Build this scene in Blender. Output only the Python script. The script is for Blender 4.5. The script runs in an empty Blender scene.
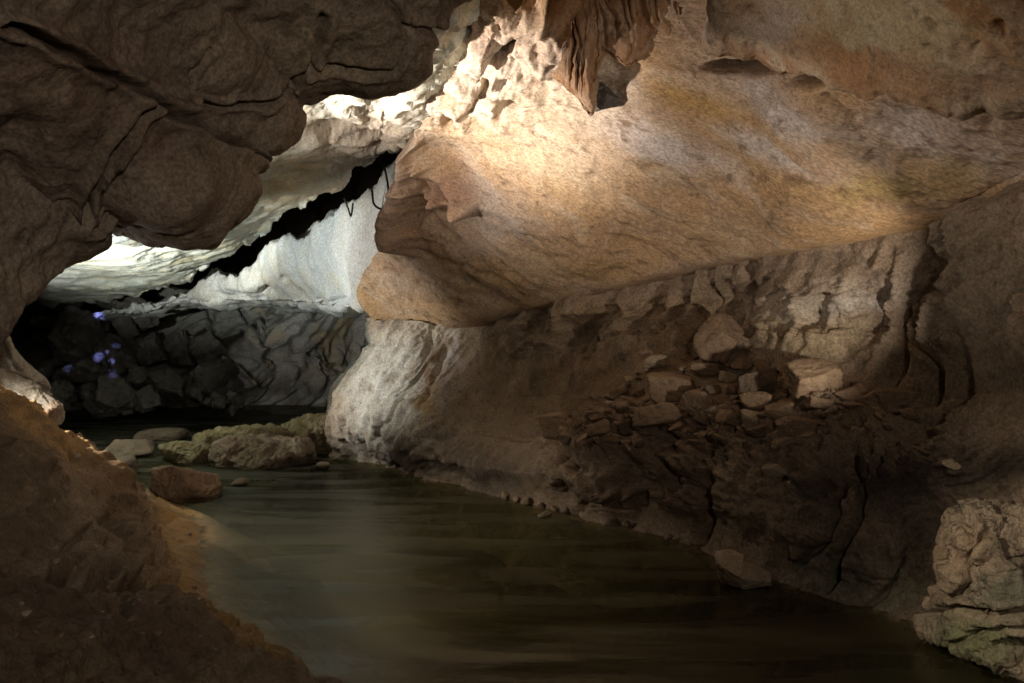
import bpy, bmesh, math, random
import numpy as np
from mathutils import Vector, Matrix, Euler
from mathutils.bvhtree import BVHTree

random.seed(7)
rng = np.random.default_rng(11)
SC = bpy.context.scene
COL = SC.collection
F = 1000.0          # focal length in pixels of a 1024 wide picture
H = 2.2             # eye height above the water
CX, CY = 512.0, 341.5


def W(px, py, d):
    """world point seen in direction (px, py) at depth d"""
    return np.array([(px - CX) / F * d, d, H + (CY - py) / F * d])


def proj(p):
    d = np.maximum(p[:, 1], 0.05)
    return CX + p[:, 0] / d * F, CY - (p[:, 2] - H) / d * F


# ------------------------------------------------------------------ noise
_perm = rng.permutation(256)
_perm = np.concatenate([_perm, _perm, _perm]).astype(np.int64)
_g = rng.normal(size=(256, 3))
_g /= np.linalg.norm(_g, axis=1)[:, None]


def perlin(p):
    i = np.floor(p).astype(np.int64)
    f = p - i
    u = f * f * f * (f * (f * 6 - 15) + 10)
    i &= 255
    out = 0
    for dx in (0, 1):
        wx = u[:, 0] if dx else 1 - u[:, 0]
        a = _perm[(i[:, 0] + dx) & 255]
        for dy in (0, 1):
            wy = u[:, 1] if dy else 1 - u[:, 1]
            b = _perm[a + ((i[:, 1] + dy) & 255)]
            for dz in (0, 1):
                wz = u[:, 2] if dz else 1 - u[:, 2]
                g = _g[_perm[b + ((i[:, 2] + dz) & 255)]]
                dot = g[:, 0] * (f[:, 0] - dx) + g[:, 1] * (f[:, 1] - dy) + g[:, 2] * (f[:, 2] - dz)
                out = out + wx * wy * wz * dot
    return out * 1.5


def fbm(p, octaves=5, gain=0.5, lac=2.03):
    s, a, q = 0, 1.0, p.copy()
    for _ in range(octaves):
        s = s + a * perlin(q)
        q = q * lac + 17.3
        a *= gain
    return s


def ridged(p, octaves=4, gain=0.5):
    s, a, q = 0, 1.0, p.copy()
    for _ in range(octaves):
        s = s + a * (1 - 2 * np.abs(perlin(q)))
        q = q * 2.07 + 9.1
        a *= gain
    return s


def worley(p):
    i = np.floor(p).astype(np.int64)
    f1 = np.full(len(p), 9.0)
    f2 = np.full(len(p), 9.0)
    cid = np.zeros(len(p))
    for dx in (-1, 0, 1):
        for dy in (-1, 0, 1):
            for dz in (-1, 0, 1):
                c = i + (dx, dy, dz)
                h = _perm[_perm[_perm[c[:, 0] & 255] + (c[:, 1] & 255)] + (c[:, 2] & 255)]
                o = np.stack([h, _perm[h + 31], _perm[h + 77]], 1) / 255.0
                dist = np.linalg.norm(c + o - p, axis=1)
                closer = dist < f1
                f2 = np.where(closer, f1, np.minimum(f2, dist))
                cid = np.where(closer, h / 255.0, cid)
                f1 = np.where(closer, dist, f1)
    return f1, f2, cid


def basis(a, b=(0, 0, 1)):
    """orthonormal frame whose first axis is a"""
    a = np.array(a, float); a /= np.linalg.norm(a)
    b = np.array(b, float); c = np.cross(a, b); c /= np.linalg.norm(c)
    return np.stack([a, np.cross(c, a), c])


def seg_dist(px, py, line):
    best = np.full(len(px), 1e9)
    for (x0, y0), (x1, y1) in zip(line[:-1], line[1:]):
        vx, vy = x1 - x0, y1 - y0
        t = np.clip(((px - x0) * vx + (py - y0) * vy) / (vx * vx + vy * vy + 1e-9), 0, 1)
        best = np.minimum(best, np.hypot(px - x0 - t * vx, py - y0 - t * vy))
    return best


# ------------------------------------------------------------------ objects
def tag(o, label, cat, group=None, kind=None):
    o['label'] = label
    if cat: o['category'] = cat
    if group: o['group'] = group
    if kind: o['kind'] = kind
    return o


def mesh_obj(name, verts, quads, mat, parent=None, smooth=True, tint=None, origin=None):
    me = bpy.data.meshes.new(name)
    verts = np.asarray(verts, dtype=np.float32)
    if origin is not None:
        verts = verts - np.asarray(origin, dtype=np.float32)
    quads = np.asarray(quads, dtype=np.int32)
    n, k = quads.shape
    me.vertices.add(len(verts)); me.vertices.foreach_set('co', verts.ravel())
    me.loops.add(n * k); me.loops.foreach_set('vertex_index', quads.ravel())
    me.polygons.add(n)
    me.polygons.foreach_set('loop_start', np.arange(0, n * k, k, dtype=np.int32))
    me.polygons.foreach_set('loop_total', np.full(n, k, dtype=np.int32))
    me.update(calc_edges=True); me.validate()
    me.polygons.foreach_set('use_smooth', np.full(len(me.polygons), smooth, dtype=bool))
    if tint is None:
        tint = np.zeros((len(verts), 4), np.float32)
    if True:
        at = me.attributes.new('mineral_and_lighting', 'FLOAT_COLOR', 'POINT')
        at.data.foreach_set('color', np.asarray(tint, dtype=np.float32).ravel())
    me.materials.append(mat)
    o = bpy.data.objects.new(name, me)
    if origin is not None and parent is None:
        o.location = origin
    if parent is not None:
        o.parent = parent
        if origin is not None:
            o.location = Vector(origin) - parent.location
    COL.objects.link(o)
    return o


ROW = [None]


def cr(pts, n):
    """Catmull-Rom along axis 0, n samples, roughly even in chord length"""
    pts = np.asarray(pts, float)
    m = len(pts)
    ext = np.concatenate([[2 * pts[0] - pts[1]], pts, [2 * pts[-1] - pts[-2]]])
    seg = np.linalg.norm((pts[1:] - pts[:-1]).reshape(m - 1, -1), axis=1) ** 0.6
    cum = np.concatenate([[0], np.cumsum(seg)]); cum /= cum[-1]
    tt = np.linspace(0, 1, n)
    k = np.clip(np.searchsorted(cum, tt, side='right') - 1, 0, m - 2)
    t = (tt - cum[k]) / (cum[k + 1] - cum[k])
    ROW[0] = k + t
    t = t.reshape((-1,) + (1,) * (pts.ndim - 1))
    p0, p1, p2, p3 = ext[k], ext[k + 1], ext[k + 2], ext[k + 3]
    return 0.5 * (2 * p1 + (p2 - p0) * t + (2 * p0 - 5 * p1 + 4 * p2 - p3) * t ** 2 + (3 * p1 - p0 - 3 * p2 + p3) * t ** 3)


def grid_quads(nu, nv):
    i = np.arange(nu - 1)[:, None] * nv + np.arange(nv - 1)[None, :]
    return np.stack([i, i + 1, i + nv + 1, i + nv], -1).reshape(-1, 4)


def normals(G):
    du = np.gradient(G, axis=0); dv = np.gradient(G, axis=1)
    n = np.cross(du, dv)
    n /= np.linalg.norm(n, axis=2)[:, :, None] + 1e-9
    return n


SHEETS = {}


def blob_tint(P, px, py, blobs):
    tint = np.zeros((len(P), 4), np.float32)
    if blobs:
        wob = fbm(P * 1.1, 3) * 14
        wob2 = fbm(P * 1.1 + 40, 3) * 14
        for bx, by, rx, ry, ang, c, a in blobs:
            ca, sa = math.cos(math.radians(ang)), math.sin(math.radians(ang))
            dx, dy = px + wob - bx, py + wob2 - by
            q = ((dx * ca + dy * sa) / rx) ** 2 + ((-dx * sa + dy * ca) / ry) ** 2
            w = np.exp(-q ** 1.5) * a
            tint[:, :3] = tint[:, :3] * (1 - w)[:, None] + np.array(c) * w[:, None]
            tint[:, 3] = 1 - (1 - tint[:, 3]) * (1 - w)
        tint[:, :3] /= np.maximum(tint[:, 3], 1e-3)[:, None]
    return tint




def sheet(name, cols, nu, nv, mat, disp, edge=None, blobs=(), view=(0, 0, H), raw=False):
    """a rock surface lofted through measured control columns, displaced along its normals"""
    ctrl = np.array([[W(*p) if not raw else p for p in c] for c in cols])
    G = cr(np.swapaxes(cr(ctrl, nu), 0, 1), nv)
    G = np.ascontiguousarray(np.swapaxes(G, 0, 1))
    row = np.tile(ROW[0], nu)
    N = normals(G)
    if (N * (np.array(view) - G)).sum(2).mean() < 0: N = -N
    P = G.reshape(-1, 3); n = N.reshape(-1, 3)
    px, py = proj(P)
    uu = np.repeat(np.linspace(0, 1, nu), nv); vv = np.tile(np.linspace(0, 1, nv), nu)
    ROW[0] = row
    d = disp(P, px, py, uu, vv)
    P2 = P + n * d[:, None]
    if edge is not None: P2 = edge(P2, px, py, uu, vv)
    tint = blob_tint(P, px, py, blobs)
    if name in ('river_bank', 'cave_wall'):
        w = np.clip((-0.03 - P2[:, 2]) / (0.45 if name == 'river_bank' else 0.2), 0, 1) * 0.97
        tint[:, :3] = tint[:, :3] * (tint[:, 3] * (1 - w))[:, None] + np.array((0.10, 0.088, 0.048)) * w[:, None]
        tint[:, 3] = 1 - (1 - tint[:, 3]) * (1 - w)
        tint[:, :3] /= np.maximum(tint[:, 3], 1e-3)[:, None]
    Q = grid_quads(nu, nv)
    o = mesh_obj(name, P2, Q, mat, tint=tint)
    SHEETS[name] = BVHTree.FromPolygons([tuple(v) for v in P2[:, :]], [tuple(int(k) for k in q) for q in Q]) if name in NEED_BVH else None
    return o


NEED_BVH = {'cave_wall', 'rubble_slope', 'river_bank', 'far_wall'}


def hit(px, py, which):
    dirn = Vector((W(px, py, 1.0) - np.array([0, 0, H])).tolist())
    loc, nor, idx, dist = SHEETS[which].ray_cast(Vector((0, 0, H)), dirn.normalized())
    return (np.array(loc), np.array(nor)) if loc is not None else (None, None)


# ------------------------------------------------------------------ materials
def rock_mat(name, c1, c2, c3, scale=1.0, frame=None, stretch=(1, 1, 1), fine=1.0, bump=0.5, rough=0.85,
             crack=0.0, spec=0.25, dark=(0.05, 0.035, 0.025), dirt=0.25, bumpdist=0.03, wet=0.0, grain=1.0, pits=0.35):
    m = bpy.data.materials.new(name); m.use_nodes = True
    nt = m.node_tree; nd = nt.nodes; ln = nt.links
    bs = nd['Principled BSDF']
    geo = nd.new('ShaderNodeTexCoord')
    fr = np.eye(3) if frame is None else frame
    comb = nd.new('ShaderNodeCombineXYZ')
    for k in range(3):
        dt = nd.new('ShaderNodeVectorMath'); dt.operation = 'DOT_PRODUCT'
        ln.new(geo.outputs['Object'], dt.inputs[0])
        dt.inputs[1].default_value = tuple(fr[k] * stretch[k])
        ln.new(dt.outputs['Value'], comb.inputs[k])

    def noise(sc, det=8, rg=0.55, dist=0.0, src=None):
        n = nd.new('ShaderNodeTexNoise'); n.inputs['Scale'].default_value = sc
        n.inputs['Detail'].default_value = det; n.inputs['Roughness'].default_value = rg
        n.inputs['Distortion'].default_value = dist
        ln.new(src if src else comb.outputs[0], n.inputs['Vector'])
        return n

    def ramp(src, p0, p1, v0=0.0, v1=1.0):
        r = nd.new('ShaderNodeMapRange'); r.inputs[1].default_value = p0; r.inputs[2].default_value = p1
        r.inputs[3].default_value = v0; r.inputs[4].default_value = v1
        r.interpolation_type = 'SMOOTHSTEP'
        ln.new(src, r.inputs[0]); return r.outputs[0]

    def mix(fac, a, b, mode='MIX'):
        x = nd.new('ShaderNodeMix'); x.data_type = 'RGBA'; x.blend_type = mode
        if isinstance(fac, float): x.inputs[0].default_value = fac
        else: ln.new(fac, x.inputs[0])
        for v, s in ((a, x.inputs[6]), (b, x.inputs[7])):
            if isinstance(v, tuple): s.default_value = v + (1,) if len(v) == 3 else v
            else: ln.new(v, s)
        return x.outputs[2]

    n1 = noise(0.55 * scale, 3, 0.6, 0.4)
    n2 = noise(1.7 * scale, 4, 0.62, 0.6)
    n3 = noise(5.5 * scale, 4, 0.65)
    n4 = noise(30 * scale * fine, 3, 0.7)
    col = mix(ramp(n1.outputs[0], 0.38, 0.62), c1, c2)
    col = mix(ramp(n2.outputs[0], 0.48, 0.68, 0, 0.85), col, c3)
    at = nd.new('ShaderNodeAttribute'); at.attribute_name = 'mineral_and_lighting'
    brk = nd.new('ShaderNodeMath'); brk.operation = 'MULTIPLY'
    ln.new(at.outputs['Alpha'], brk.inputs[0]); ln.new(ramp(n2.outputs[0], 0.3, 0.55, 0.35, 1.0), brk.inputs[1])
    col = mix(brk.outputs[0], col, at.outputs['Color'])
    col = mix(ramp(n3.outputs[0], 0.52, 0.72, 0, dirt), col, dark)
    lum = ramp(n4.outputs[0], 0.30, 0.70, 1 - 0.27 * grain, 1 + 0.27 * grain)
    sc_ = nd.new('ShaderNodeVectorMath'); sc_.operation = 'SCALE'
    ln.new(col, sc_.inputs[0]); ln.new(lum, sc_.inputs['Scale'])
    col = sc_.outputs[0]
    vp = nd.new('ShaderNodeTexVoronoi'); vp.inputs['Scale'].default_value = 4.6 * scale * fine; vp.inputs['Randomness'].default_value = 1.0
    wp = nd.new('ShaderNodeVectorMath'); wp.operation = 'MULTIPLY_ADD'
    ln.new(n3.outputs['Color'], wp.inputs[0]); wp.inputs[1].default_value = (0.35 / scale,) * 3
    ln.new(comb.outputs[0], wp.inputs[2]); ln.new(wp.outputs[0], vp.inputs['Vector'])
    pm = nd.new('ShaderNodeMath'); pm.operation = 'MULTIPLY'
    ln.new(ramp(vp.outputs['Distance'], 0.10, 0.26, 1, 0), pm.inputs[0]); ln.new(ramp(n1.outputs[0], 0.40, 0.58, 0, pits), pm.inputs[1])
    col = mix(pm.outputs[0], col, dark)
    bh = None
    for src, w in ((n2.outputs[0], 1.2), (n3.outputs[0], 0.8), (n4.outputs[0], 0.30)):
        ml = nd.new('ShaderNodeMath'); ml.operation = 'MULTIPLY_ADD'
        ln.new(src, ml.inputs[0]); ml.inputs[1].default_value = w
        if bh is None: ml.inputs[2].default_value = 0
        else: ln.new(bh, ml.inputs[2])
        bh = ml.outputs[0]
    if crack > 0:
        vo = nd.new('ShaderNodeTexVoronoi'); vo.feature = 'DISTANCE_TO_EDGE'; vo.inputs['Scale'].default_value = 0.9 * scale
        wv = nd.new('ShaderNodeVectorMath'); wv.operation = 'MULTIPLY_ADD'
        nz = n2
        ln.new(nz.outputs['Color'], wv.inputs[0]); wv.inputs[1].default_value = (0.9, 0.9, 0.9)
        ln.new(comb.outputs[0], wv.inputs[2]); ln.new(wv.outputs[0], vo.inputs['Vector'])
        cm = ramp(vo.outputs['Distance'], 0.0, 0.035, 1, 0)
        msk = nd.new('ShaderNodeMath'); msk.operation = 'MULTIPLY'
        ln.new(cm, msk.inputs[0]); ln.new(ramp(n1.outputs[0], 0.45, 0.6, 0, crack), msk.inputs[1])
        col = mix(msk.outputs[0], col, dark)
        ml = nd.new('ShaderNodeMath'); ml.operation = 'MULTIPLY_ADD'
        ln.new(msk.outputs[0], ml.inputs[0]); ml.inputs[1].default_value = -1.0; ln.new(bh, ml.inputs[2]); bh = ml.outputs[0]
    bp = nd.new('ShaderNodeBump'); bp.inputs['Strength'].default_value = bump; bp.inputs['Distance'].default_value = bumpdist
    ln.new(bh, bp.inputs['Height']); ln.new(bp.outputs[0], bs.inputs['Normal'])
    ln.new(col, bs.inputs['Base Color'])
    bs.inputs['Roughness'].default_value = rough
    bs.inputs['Specular IOR Level'].default_value = spec
    if wet > 0:
        rr = ramp(n2.outputs[0], 0.4, 0.6, rough, max(0.2, rough - wet))
        ln.new(rr, bs.inputs['Roughness'])
    return m


# streaks on the big ceiling run from upper left to lower right, along the dip of the bedding
dip = W(760, 235, 10.8) - W(520, 120, 12.6)
nrm_b = np.cross(dip, W(600, 80, 11.2) - W(572, 280, 13.8)); nrm_b /= np.linalg.norm(nrm_b)
FB = basis(dip, nrm_b)
M_CEIL = rock_mat('ochre_bedding_limestone', (0.43, 0.272, 0.14), (0.41, 0.30, 0.225), (0.51, 0.385, 0.27), 1.0, FB, (0.48, 1.6, 1.3), bump=0.65, dirt=0.75, dark=(0.15, 0.09, 0.05), bumpdist=0.025, grain=1.35, fine=1.3)
M_OVER = rock_mat('brown_scalloped_limestone', (0.25, 0.195, 0.145), (0.18, 0.138, 0.10), (0.33, 0.265, 0.195), 1.0, bump=0.8, dirt=0.5, crack=0.15, grain=1.25)
M_TOPR = rock_mat('mottled_limestone', (0.46, 0.35, 0.25), (0.36, 0.20, 0.10), (0.52, 0.44, 0.33), 1.4, bump=0.7, dirt=0.5)
M_FARC = rock_mat('pale_far_limestone', (0.66, 0.66, 0.57), (0.58, 0.60, 0.52), (0.68, 0.60, 0.40), 0.8, FB, (0.5, 1.6, 1.5), bump=0.6, dirt=0.2, dark=(0.3, 0.27, 0.22))
M_WHITE = rock_mat('white_calcite_wall', (0.70, 0.71, 0.68), (0.62, 0.63, 0.60), (0.70, 0.66, 0.55), 0.8, bump=0.6, dirt=0.15, dark=(0.3, 0.28, 0.25))
M_WALL = rock_mat('tan_wall_limestone', (0.30, 0.22, 0.155), (0.23, 0.17, 0.12), (0.37, 0.285, 0.205), 1.2, bump=0.8, dirt=0.5, grain=1.2)
M_FARW = rock_mat('grey_fluted_limestone', (0.34, 0.33, 0.29), (0.26, 0.25, 0.22), (0.38, 0.33, 0.23), 0.8, bump=0.8, dirt=0.4, dark=(0.06, 0.055, 0.05))
M_BANK = rock_mat('orange_brown_mud', (0.21, 0.155, 0.10), (0.15, 0.11, 0.072), (0.28, 0.22, 0.155), 1.6, bump=0.8, dirt=0.5, spec=0.35, rough=0.75)
M_RECESS = rock_mat('shaded_recess_rock', (0.10, 0.075, 0.06), (0.08, 0.06, 0.05), (0.12, 0.09, 0.07), 1.0)
M_DRAPE = rock_mat('brown_flowstone', (0.34, 0.19, 0.10), (0.42, 0.30, 0.21), (0.26, 0.13, 0.06), 1.8, None, (1.6, 1.6, 0.35), bump=0.7, dirt=0.5, dark=(0.09, 0.05, 0.03), rough=0.7)
M_WEDGE = rock_mat('pink_banded_limestone', (0.42, 0.31, 0.24), (0.34, 0.23, 0.18), (0.46, 0.37, 0.30), 1.6, None, (1.2, 1.2, 0.6), bump=0.5, dirt=0.3)
M_TAN = rock_mat('tan_breakdown_stone', (0.31, 0.22, 0.14), (0.26, 0.18, 0.12), (0.36, 0.265, 0.165), 2.5, bump=0.6, dirt=0.3)
M_BROWN = rock_mat('brown_breakdown_stone', (0.30, 0.21, 0.14), (0.24, 0.16, 0.11), (0.35, 0.26, 0.18), 2.5, bump=0.6, dirt=0.4)
M_DARK = rock_mat('dark_breakdown_stone', (0.16, 0.12, 0.085), (0.12, 0.09, 0.065), (0.2, 0.15, 0.11), 2.5, bump=0.6, dirt=0.4)
M_PALE = rock_mat('pale_broken_stone', (0.42, 0.33, 0.24), (0.36, 0.28, 0.20), (0.47, 0.39, 0.30), 2.5, bump=0.5, dirt=0.25)
M_GREY = rock_mat('grey_far_stone', (0.17, 0.155, 0.135), (0.12, 0.11, 0.10), (0.21, 0.19, 0.16), 1.5, bump=0.6, dirt=0.4)
M_YELL = rock_mat('algae_yellowed_stone', (0.20, 0.165, 0.085), (0.16, 0.12, 0.07), (0.25, 0.22, 0.13), 2.0, bump=0.9, dirt=0.5, wet=0.3)
M_SLAB = rock_mat('mottled_river_stone', (0.17, 0.125, 0.085), (0.22, 0.19, 0.13), (0.17, 0.10, 0.065), 1.8, bump=0.9, dirt=0.5, wet=0.3)
M_WSLAB = rock_mat('white_broken_slab', (0.46, 0.43, 0.37), (0.40, 0.36, 0.30), (0.33, 0.26, 0.19), 2.0, bump=0.6, dirt=0.3)
M_FRONT = rock_mat('pitted_foreground_stone', (0.42, 0.33, 0.24), (0.30, 0.24, 0.18), (0.22, 0.2, 0.14), 2.2, bump=0.9, dirt=0.5, dark=(0.07, 0.06, 0.04), crack=0.5)
M_BED = rock_mat('river_silt', (0.14, 0.12, 0.06), (0.06, 0.054, 0.03), (0.19, 0.16, 0.085), 0.8, None, (0.6, 1.3, 1), bump=0.3, dirt=0.8, dark=(0.03, 0.028, 0.016))


def water_mat():
    m = bpy.data.materials.new('murky_river_water'); m.use_nodes = True
    nt = m.node_tree; nd = nt.nodes; ln = nt.links
    nd.remove(nd['Principled BSDF']); out = nd['Material Output']
    tc = nd.new('ShaderNodeTexCoord'); mp = nd.new('ShaderNodeMapping')
    mp.inputs['Scale'].default_value = (0.55, 2.2, 1); mp.inputs['Rotation'].default_value = (0, 0, math.radians(12))
    ln.new(tc.outputs['Object'], mp.inputs['Vector'])
    n = nd.new('ShaderNodeTexNoise'); n.inputs['Scale'].default_value = 1.6; n.inputs['Detail'].default_value = 4
    n.inputs['Distortion'].default_value = 0.6
    ln.new(mp.outputs[0], n.inputs['Vector'])
    bp = nd.new('ShaderNodeBump'); bp.inputs['Strength'].default_value = 0.25; bp.inputs['Distance'].default_value = 0.05
    ln.new(n.outputs[0], bp.inputs['Height'])
    gl = nd.new('ShaderNodeBsdfGlossy'); gl.inputs['Roughness'].default_value = 0.27
    gl.inputs['Color'].default_value = (0.9, 0.89, 0.79, 1)
    ln.new(bp.outputs[0], gl.inputs['Normal'])
    n5 = nd.new('ShaderNodeTexNoise'); n5.inputs['Scale'].default_value = 0.75; n5.inputs['Detail'].default_value = 6; n5.inputs['Distortion'].default_value = 0.8
    ln.new(mp.outputs[0], n5.inputs['Vector'])
    rg = nd.new('ShaderNodeMapRange'); rg.inputs[1].default_value = 0.35; rg.inputs[2].default_value = 0.65; rg.inputs[3].default_value = 0.14; rg.inputs[4].default_value = 0.42
    ln.new(n5.outputs[0], rg.inputs[0]); ln.new(rg.outputs[0], gl.inputs['Roughness'])
    tr = nd.new('ShaderNodeBsdfTransparent'); tr.inputs['Color'].default_value = (0.62, 0.62, 0.44, 1)
    df = nd.new('ShaderNodeBsdfDiffuse'); sm = nd.new('ShaderNodeMix'); sm.data_type = 'RGBA'
    sr = nd.new('ShaderNodeMapRange'); sr.inputs[1].default_value = 0.33; sr.inputs[2].default_value = 0.70
    ln.new(n5.outputs[0], sr.inputs[0]); ln.new(sr.outputs[0], sm.inputs[0])
    sm.inputs[6].default_value = (0.027, 0.026, 0.014, 1); sm.inputs[7].default_value = (0.054, 0.051, 0.029, 1)
    ln.new(sm.outputs[2], df.inputs['Color'])
    at = nd.new('ShaderNodeAttribute'); at.attribute_name = 'mineral_and_lighting'
    mr = nd.new('ShaderNodeMapRange'); mr.inputs[3].default_value = 0.40; mr.inputs[4].default_value = 0.0
    ln.new(at.outputs['Alpha'], mr.inputs[0])
    cx = nd.new('ShaderNodeMix'); cx.data_type = 'RGBA'; ln.new(at.outputs['Alpha'], cx.inputs[0])
    cx.inputs[6].default_value = (0.62, 0.62, 0.44, 1); cx.inputs[7].default_value = (0.97, 0.95, 0.88, 1)
    ln.new(cx.outputs[2], tr.inputs['Color'])
    mx = nd.new('ShaderNodeMixShader'); ln.new(mr.outputs[0], mx.inputs[0])
    ln.new(tr.outputs[0], mx.inputs[1]); ln.new(df.outputs[0], mx.inputs[2])
    fr = nd.new('ShaderNodeFresnel'); fr.inputs['IOR'].default_value = 1.2
    ln.new(bp.outputs[0], fr.inputs['Normal'])
    m2 = nd.new('ShaderNodeMixShader'); kf = nd.new('ShaderNodeMath'); kf.operation = 'MULTIPLY'; kf.inputs[1].default_value = 0.13
    ln.new(fr.outputs[0], kf.inputs[0]); ln.new(kf.outputs[0], m2.inputs[0])
    ln.new(mx.outputs[0], m2.inputs[1]); ln.new(gl.outputs[0], m2.inputs[2])
    ln.new(m2.outputs[0], out.inputs['Surface'])
    return m


M_WATER = water_mat()

# ------------------------------------------------------------------ A: near overhang, upper left
LIP = [(720, -140, 8.6), (604, -70, 8.8), (570, -14, 9.0), (512, -10, 9.2), (456, -2, 9.4), (434, 22, 9.5), (398, 62, 9.6), (356, 80, 9.6), (300, 100, 9.6),
       (291, 122, 9.5), (266, 138, 9.3), (252, 154, 9.2), (247, 181, 9.0), (234, 202, 8.9), (182, 212, 8.8), (118, 221, 8.7), (100, 233, 8.5), (64, 262, 8.2),
       (32, 294, 7.9), (2, 325, 7.6), (-50, 372, 7.0), (-140, 420, 6.4)]
ANCH = [(520, -420, 4.6), (430, -400, 4.6), (380, -380, 4.5), (320, -370, 4.4), (260, -360, 4.3), (210, -350, 4.3), (150, -340, 4.2), (90, -330, 4.2), (20, -300, 4.1),
        (-40, -280, 4.0), (-100, -260, 3.9), (-160, -230, 3.8), (-220, -190, 3.7), (-270, -150, 3.6), (-320, -100, 3.5), (-370, -30, 3.5), (-400, 20, 3.5), (-420, 90, 3.5),
        (-440, 180, 3.5), (-460, 280, 3.5), (-470, 380, 3.5), (-500, 480, 3.4)]
colsA = []
for (lx, ly, ld), (ax, ay, ad) in zip(LIP, ANCH):
    c = []
    for t in (1.25, 0.8, 0.45, 0.2, 0.06):
        c.append((lx + (ax - lx) * t, ly + (ay - ly) * t, ld + (ad - ld) * t - 0.25 * math.sin(math.pi * min(t, 1))))
    c.append((lx, ly, ld + 0.05))
    up = np.array([ax - lx, ay - ly], float); up /= np.linalg.norm(up)
    c.append((lx + up[0] * 8, ly + up[1] * 8, ld + 0.35))
    c.append((lx + up[0] * 34, ly + up[1] * 34, ld + 0.7))
    c.append((lx + up[0] * 110, ly + up[1] * 110, ld + 0.9))
    colsA.append(c)

GA = [([(0, 20), (60, 50), (120, 86), (165, 118), (200, 138), (240, 160), (272, 174)], 5, 0.28),
      ([(122, 98), (100, 145), (82, 185), (68, 222)], 6, 0.35),
      ([(322, 10), (310, 50), (295, 75), (255, 95), (190, 100)], 5, 0.16),
      ([(400, 10), (385, 45), (340, 52), (310, 55)], 4, 0.12),
      ([(470, 40), (430, 30), (390, 5), (370, -20)], 5, 0.12),
      ([(68, 222), (110, 226), (190, 222), (250, 200)], 6, 0.07),
      ([(170, 90), (175, 62), (190, 40)], 3, 0.08)]
BA = [(170, 185, 60, 34, -0.0, 0.30), (160, 165, 28, 20, 0, 0.12), (285, 130, 50, 26, 0, 0.12), (245, 60, 70, 40, 0, 0.14), (60, 170, 40, 80, 0, 0.18),
      (400, 60, 60, 25, 0, 0.15), (370, 20, 40, 25, 0, 0.12), (225, 205, 40, 16, 0, 0.10)]


def disp_A(P, px, py, u, v):
    wx = px + fbm(P * 1.2, 3) * 10; wy = py + fbm(P * 1.2 + 9, 3) * 10
    d = 0.10 * fbm(P * 0.55, 5) + 0.03 * ridged(P * 1.3, 3)
    f1, f2, _ = worley(P * np.array([1.1, 0.9, 1.3]) + 0.4 * np.stack([perlin(P * 1.5), perlin(P * 1.5 + 7), perlin(P * 1.5 + 13)], 1))
    d += 0.05 * np.clip(f2 - f1, 0, 0.35)
    d += 0.026 * fbm(P * np.array([4, 4, 1.8]), 5, 0.6) + 0.02 * ridged(P * np.array([2.4, 2.4, 1.6]) + 3, 4, 0.6)
    for ln_, w, dep in GA:
        w = w * 0.62
        q = seg_dist(wx, wy, ln_)
        d -= dep * np.exp(-(q / w) ** 2) - dep * 0.35 * np.exp(-((q - 2.4 * w) / (1.6 * w)) ** 2)
    for bx, by, rx, ry, _, dep in BA:
        d += dep * np.exp(-(((wx - bx) / rx) ** 2 + ((wy - by) / ry) ** 2) ** 1.5)
    return d


o = sheet('cave_ceiling', colsA, 420, 300, M_OVER, disp_A,
          blobs=[(300, 150, 60, 30, -20, (0.34, 0.27, 0.19), 0.7), (230, 40, 90, 26, 20, (0.32, 0.25, 0.17), 0.6), (130, 120, 60, 20, 40, (0.16, 0.105, 0.07), 0.7), (400, 80, 50, 20, -10, (0.36, 0.29, 0.21), 0.7), (330, 40, 60, 40, 0, (0.38, 0.30, 0.20), 0.7), (170, 185, 50, 30, 0, (0.33, 0.25, 0.18), 0.6), (40, 60, 90, 60, 0, (0.17, 0.11, 0.075), 0.6),
                 (85, 262, 30, 10, -30, (0.5, 0.42, 0.36), 0.8)])  # last blob: the lamplit strip on the lip, painted pale
tag(o, 'dark brown overhanging rock ceiling in the near upper left, split by long cracks', 'cave ceiling', kind='structure')

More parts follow.
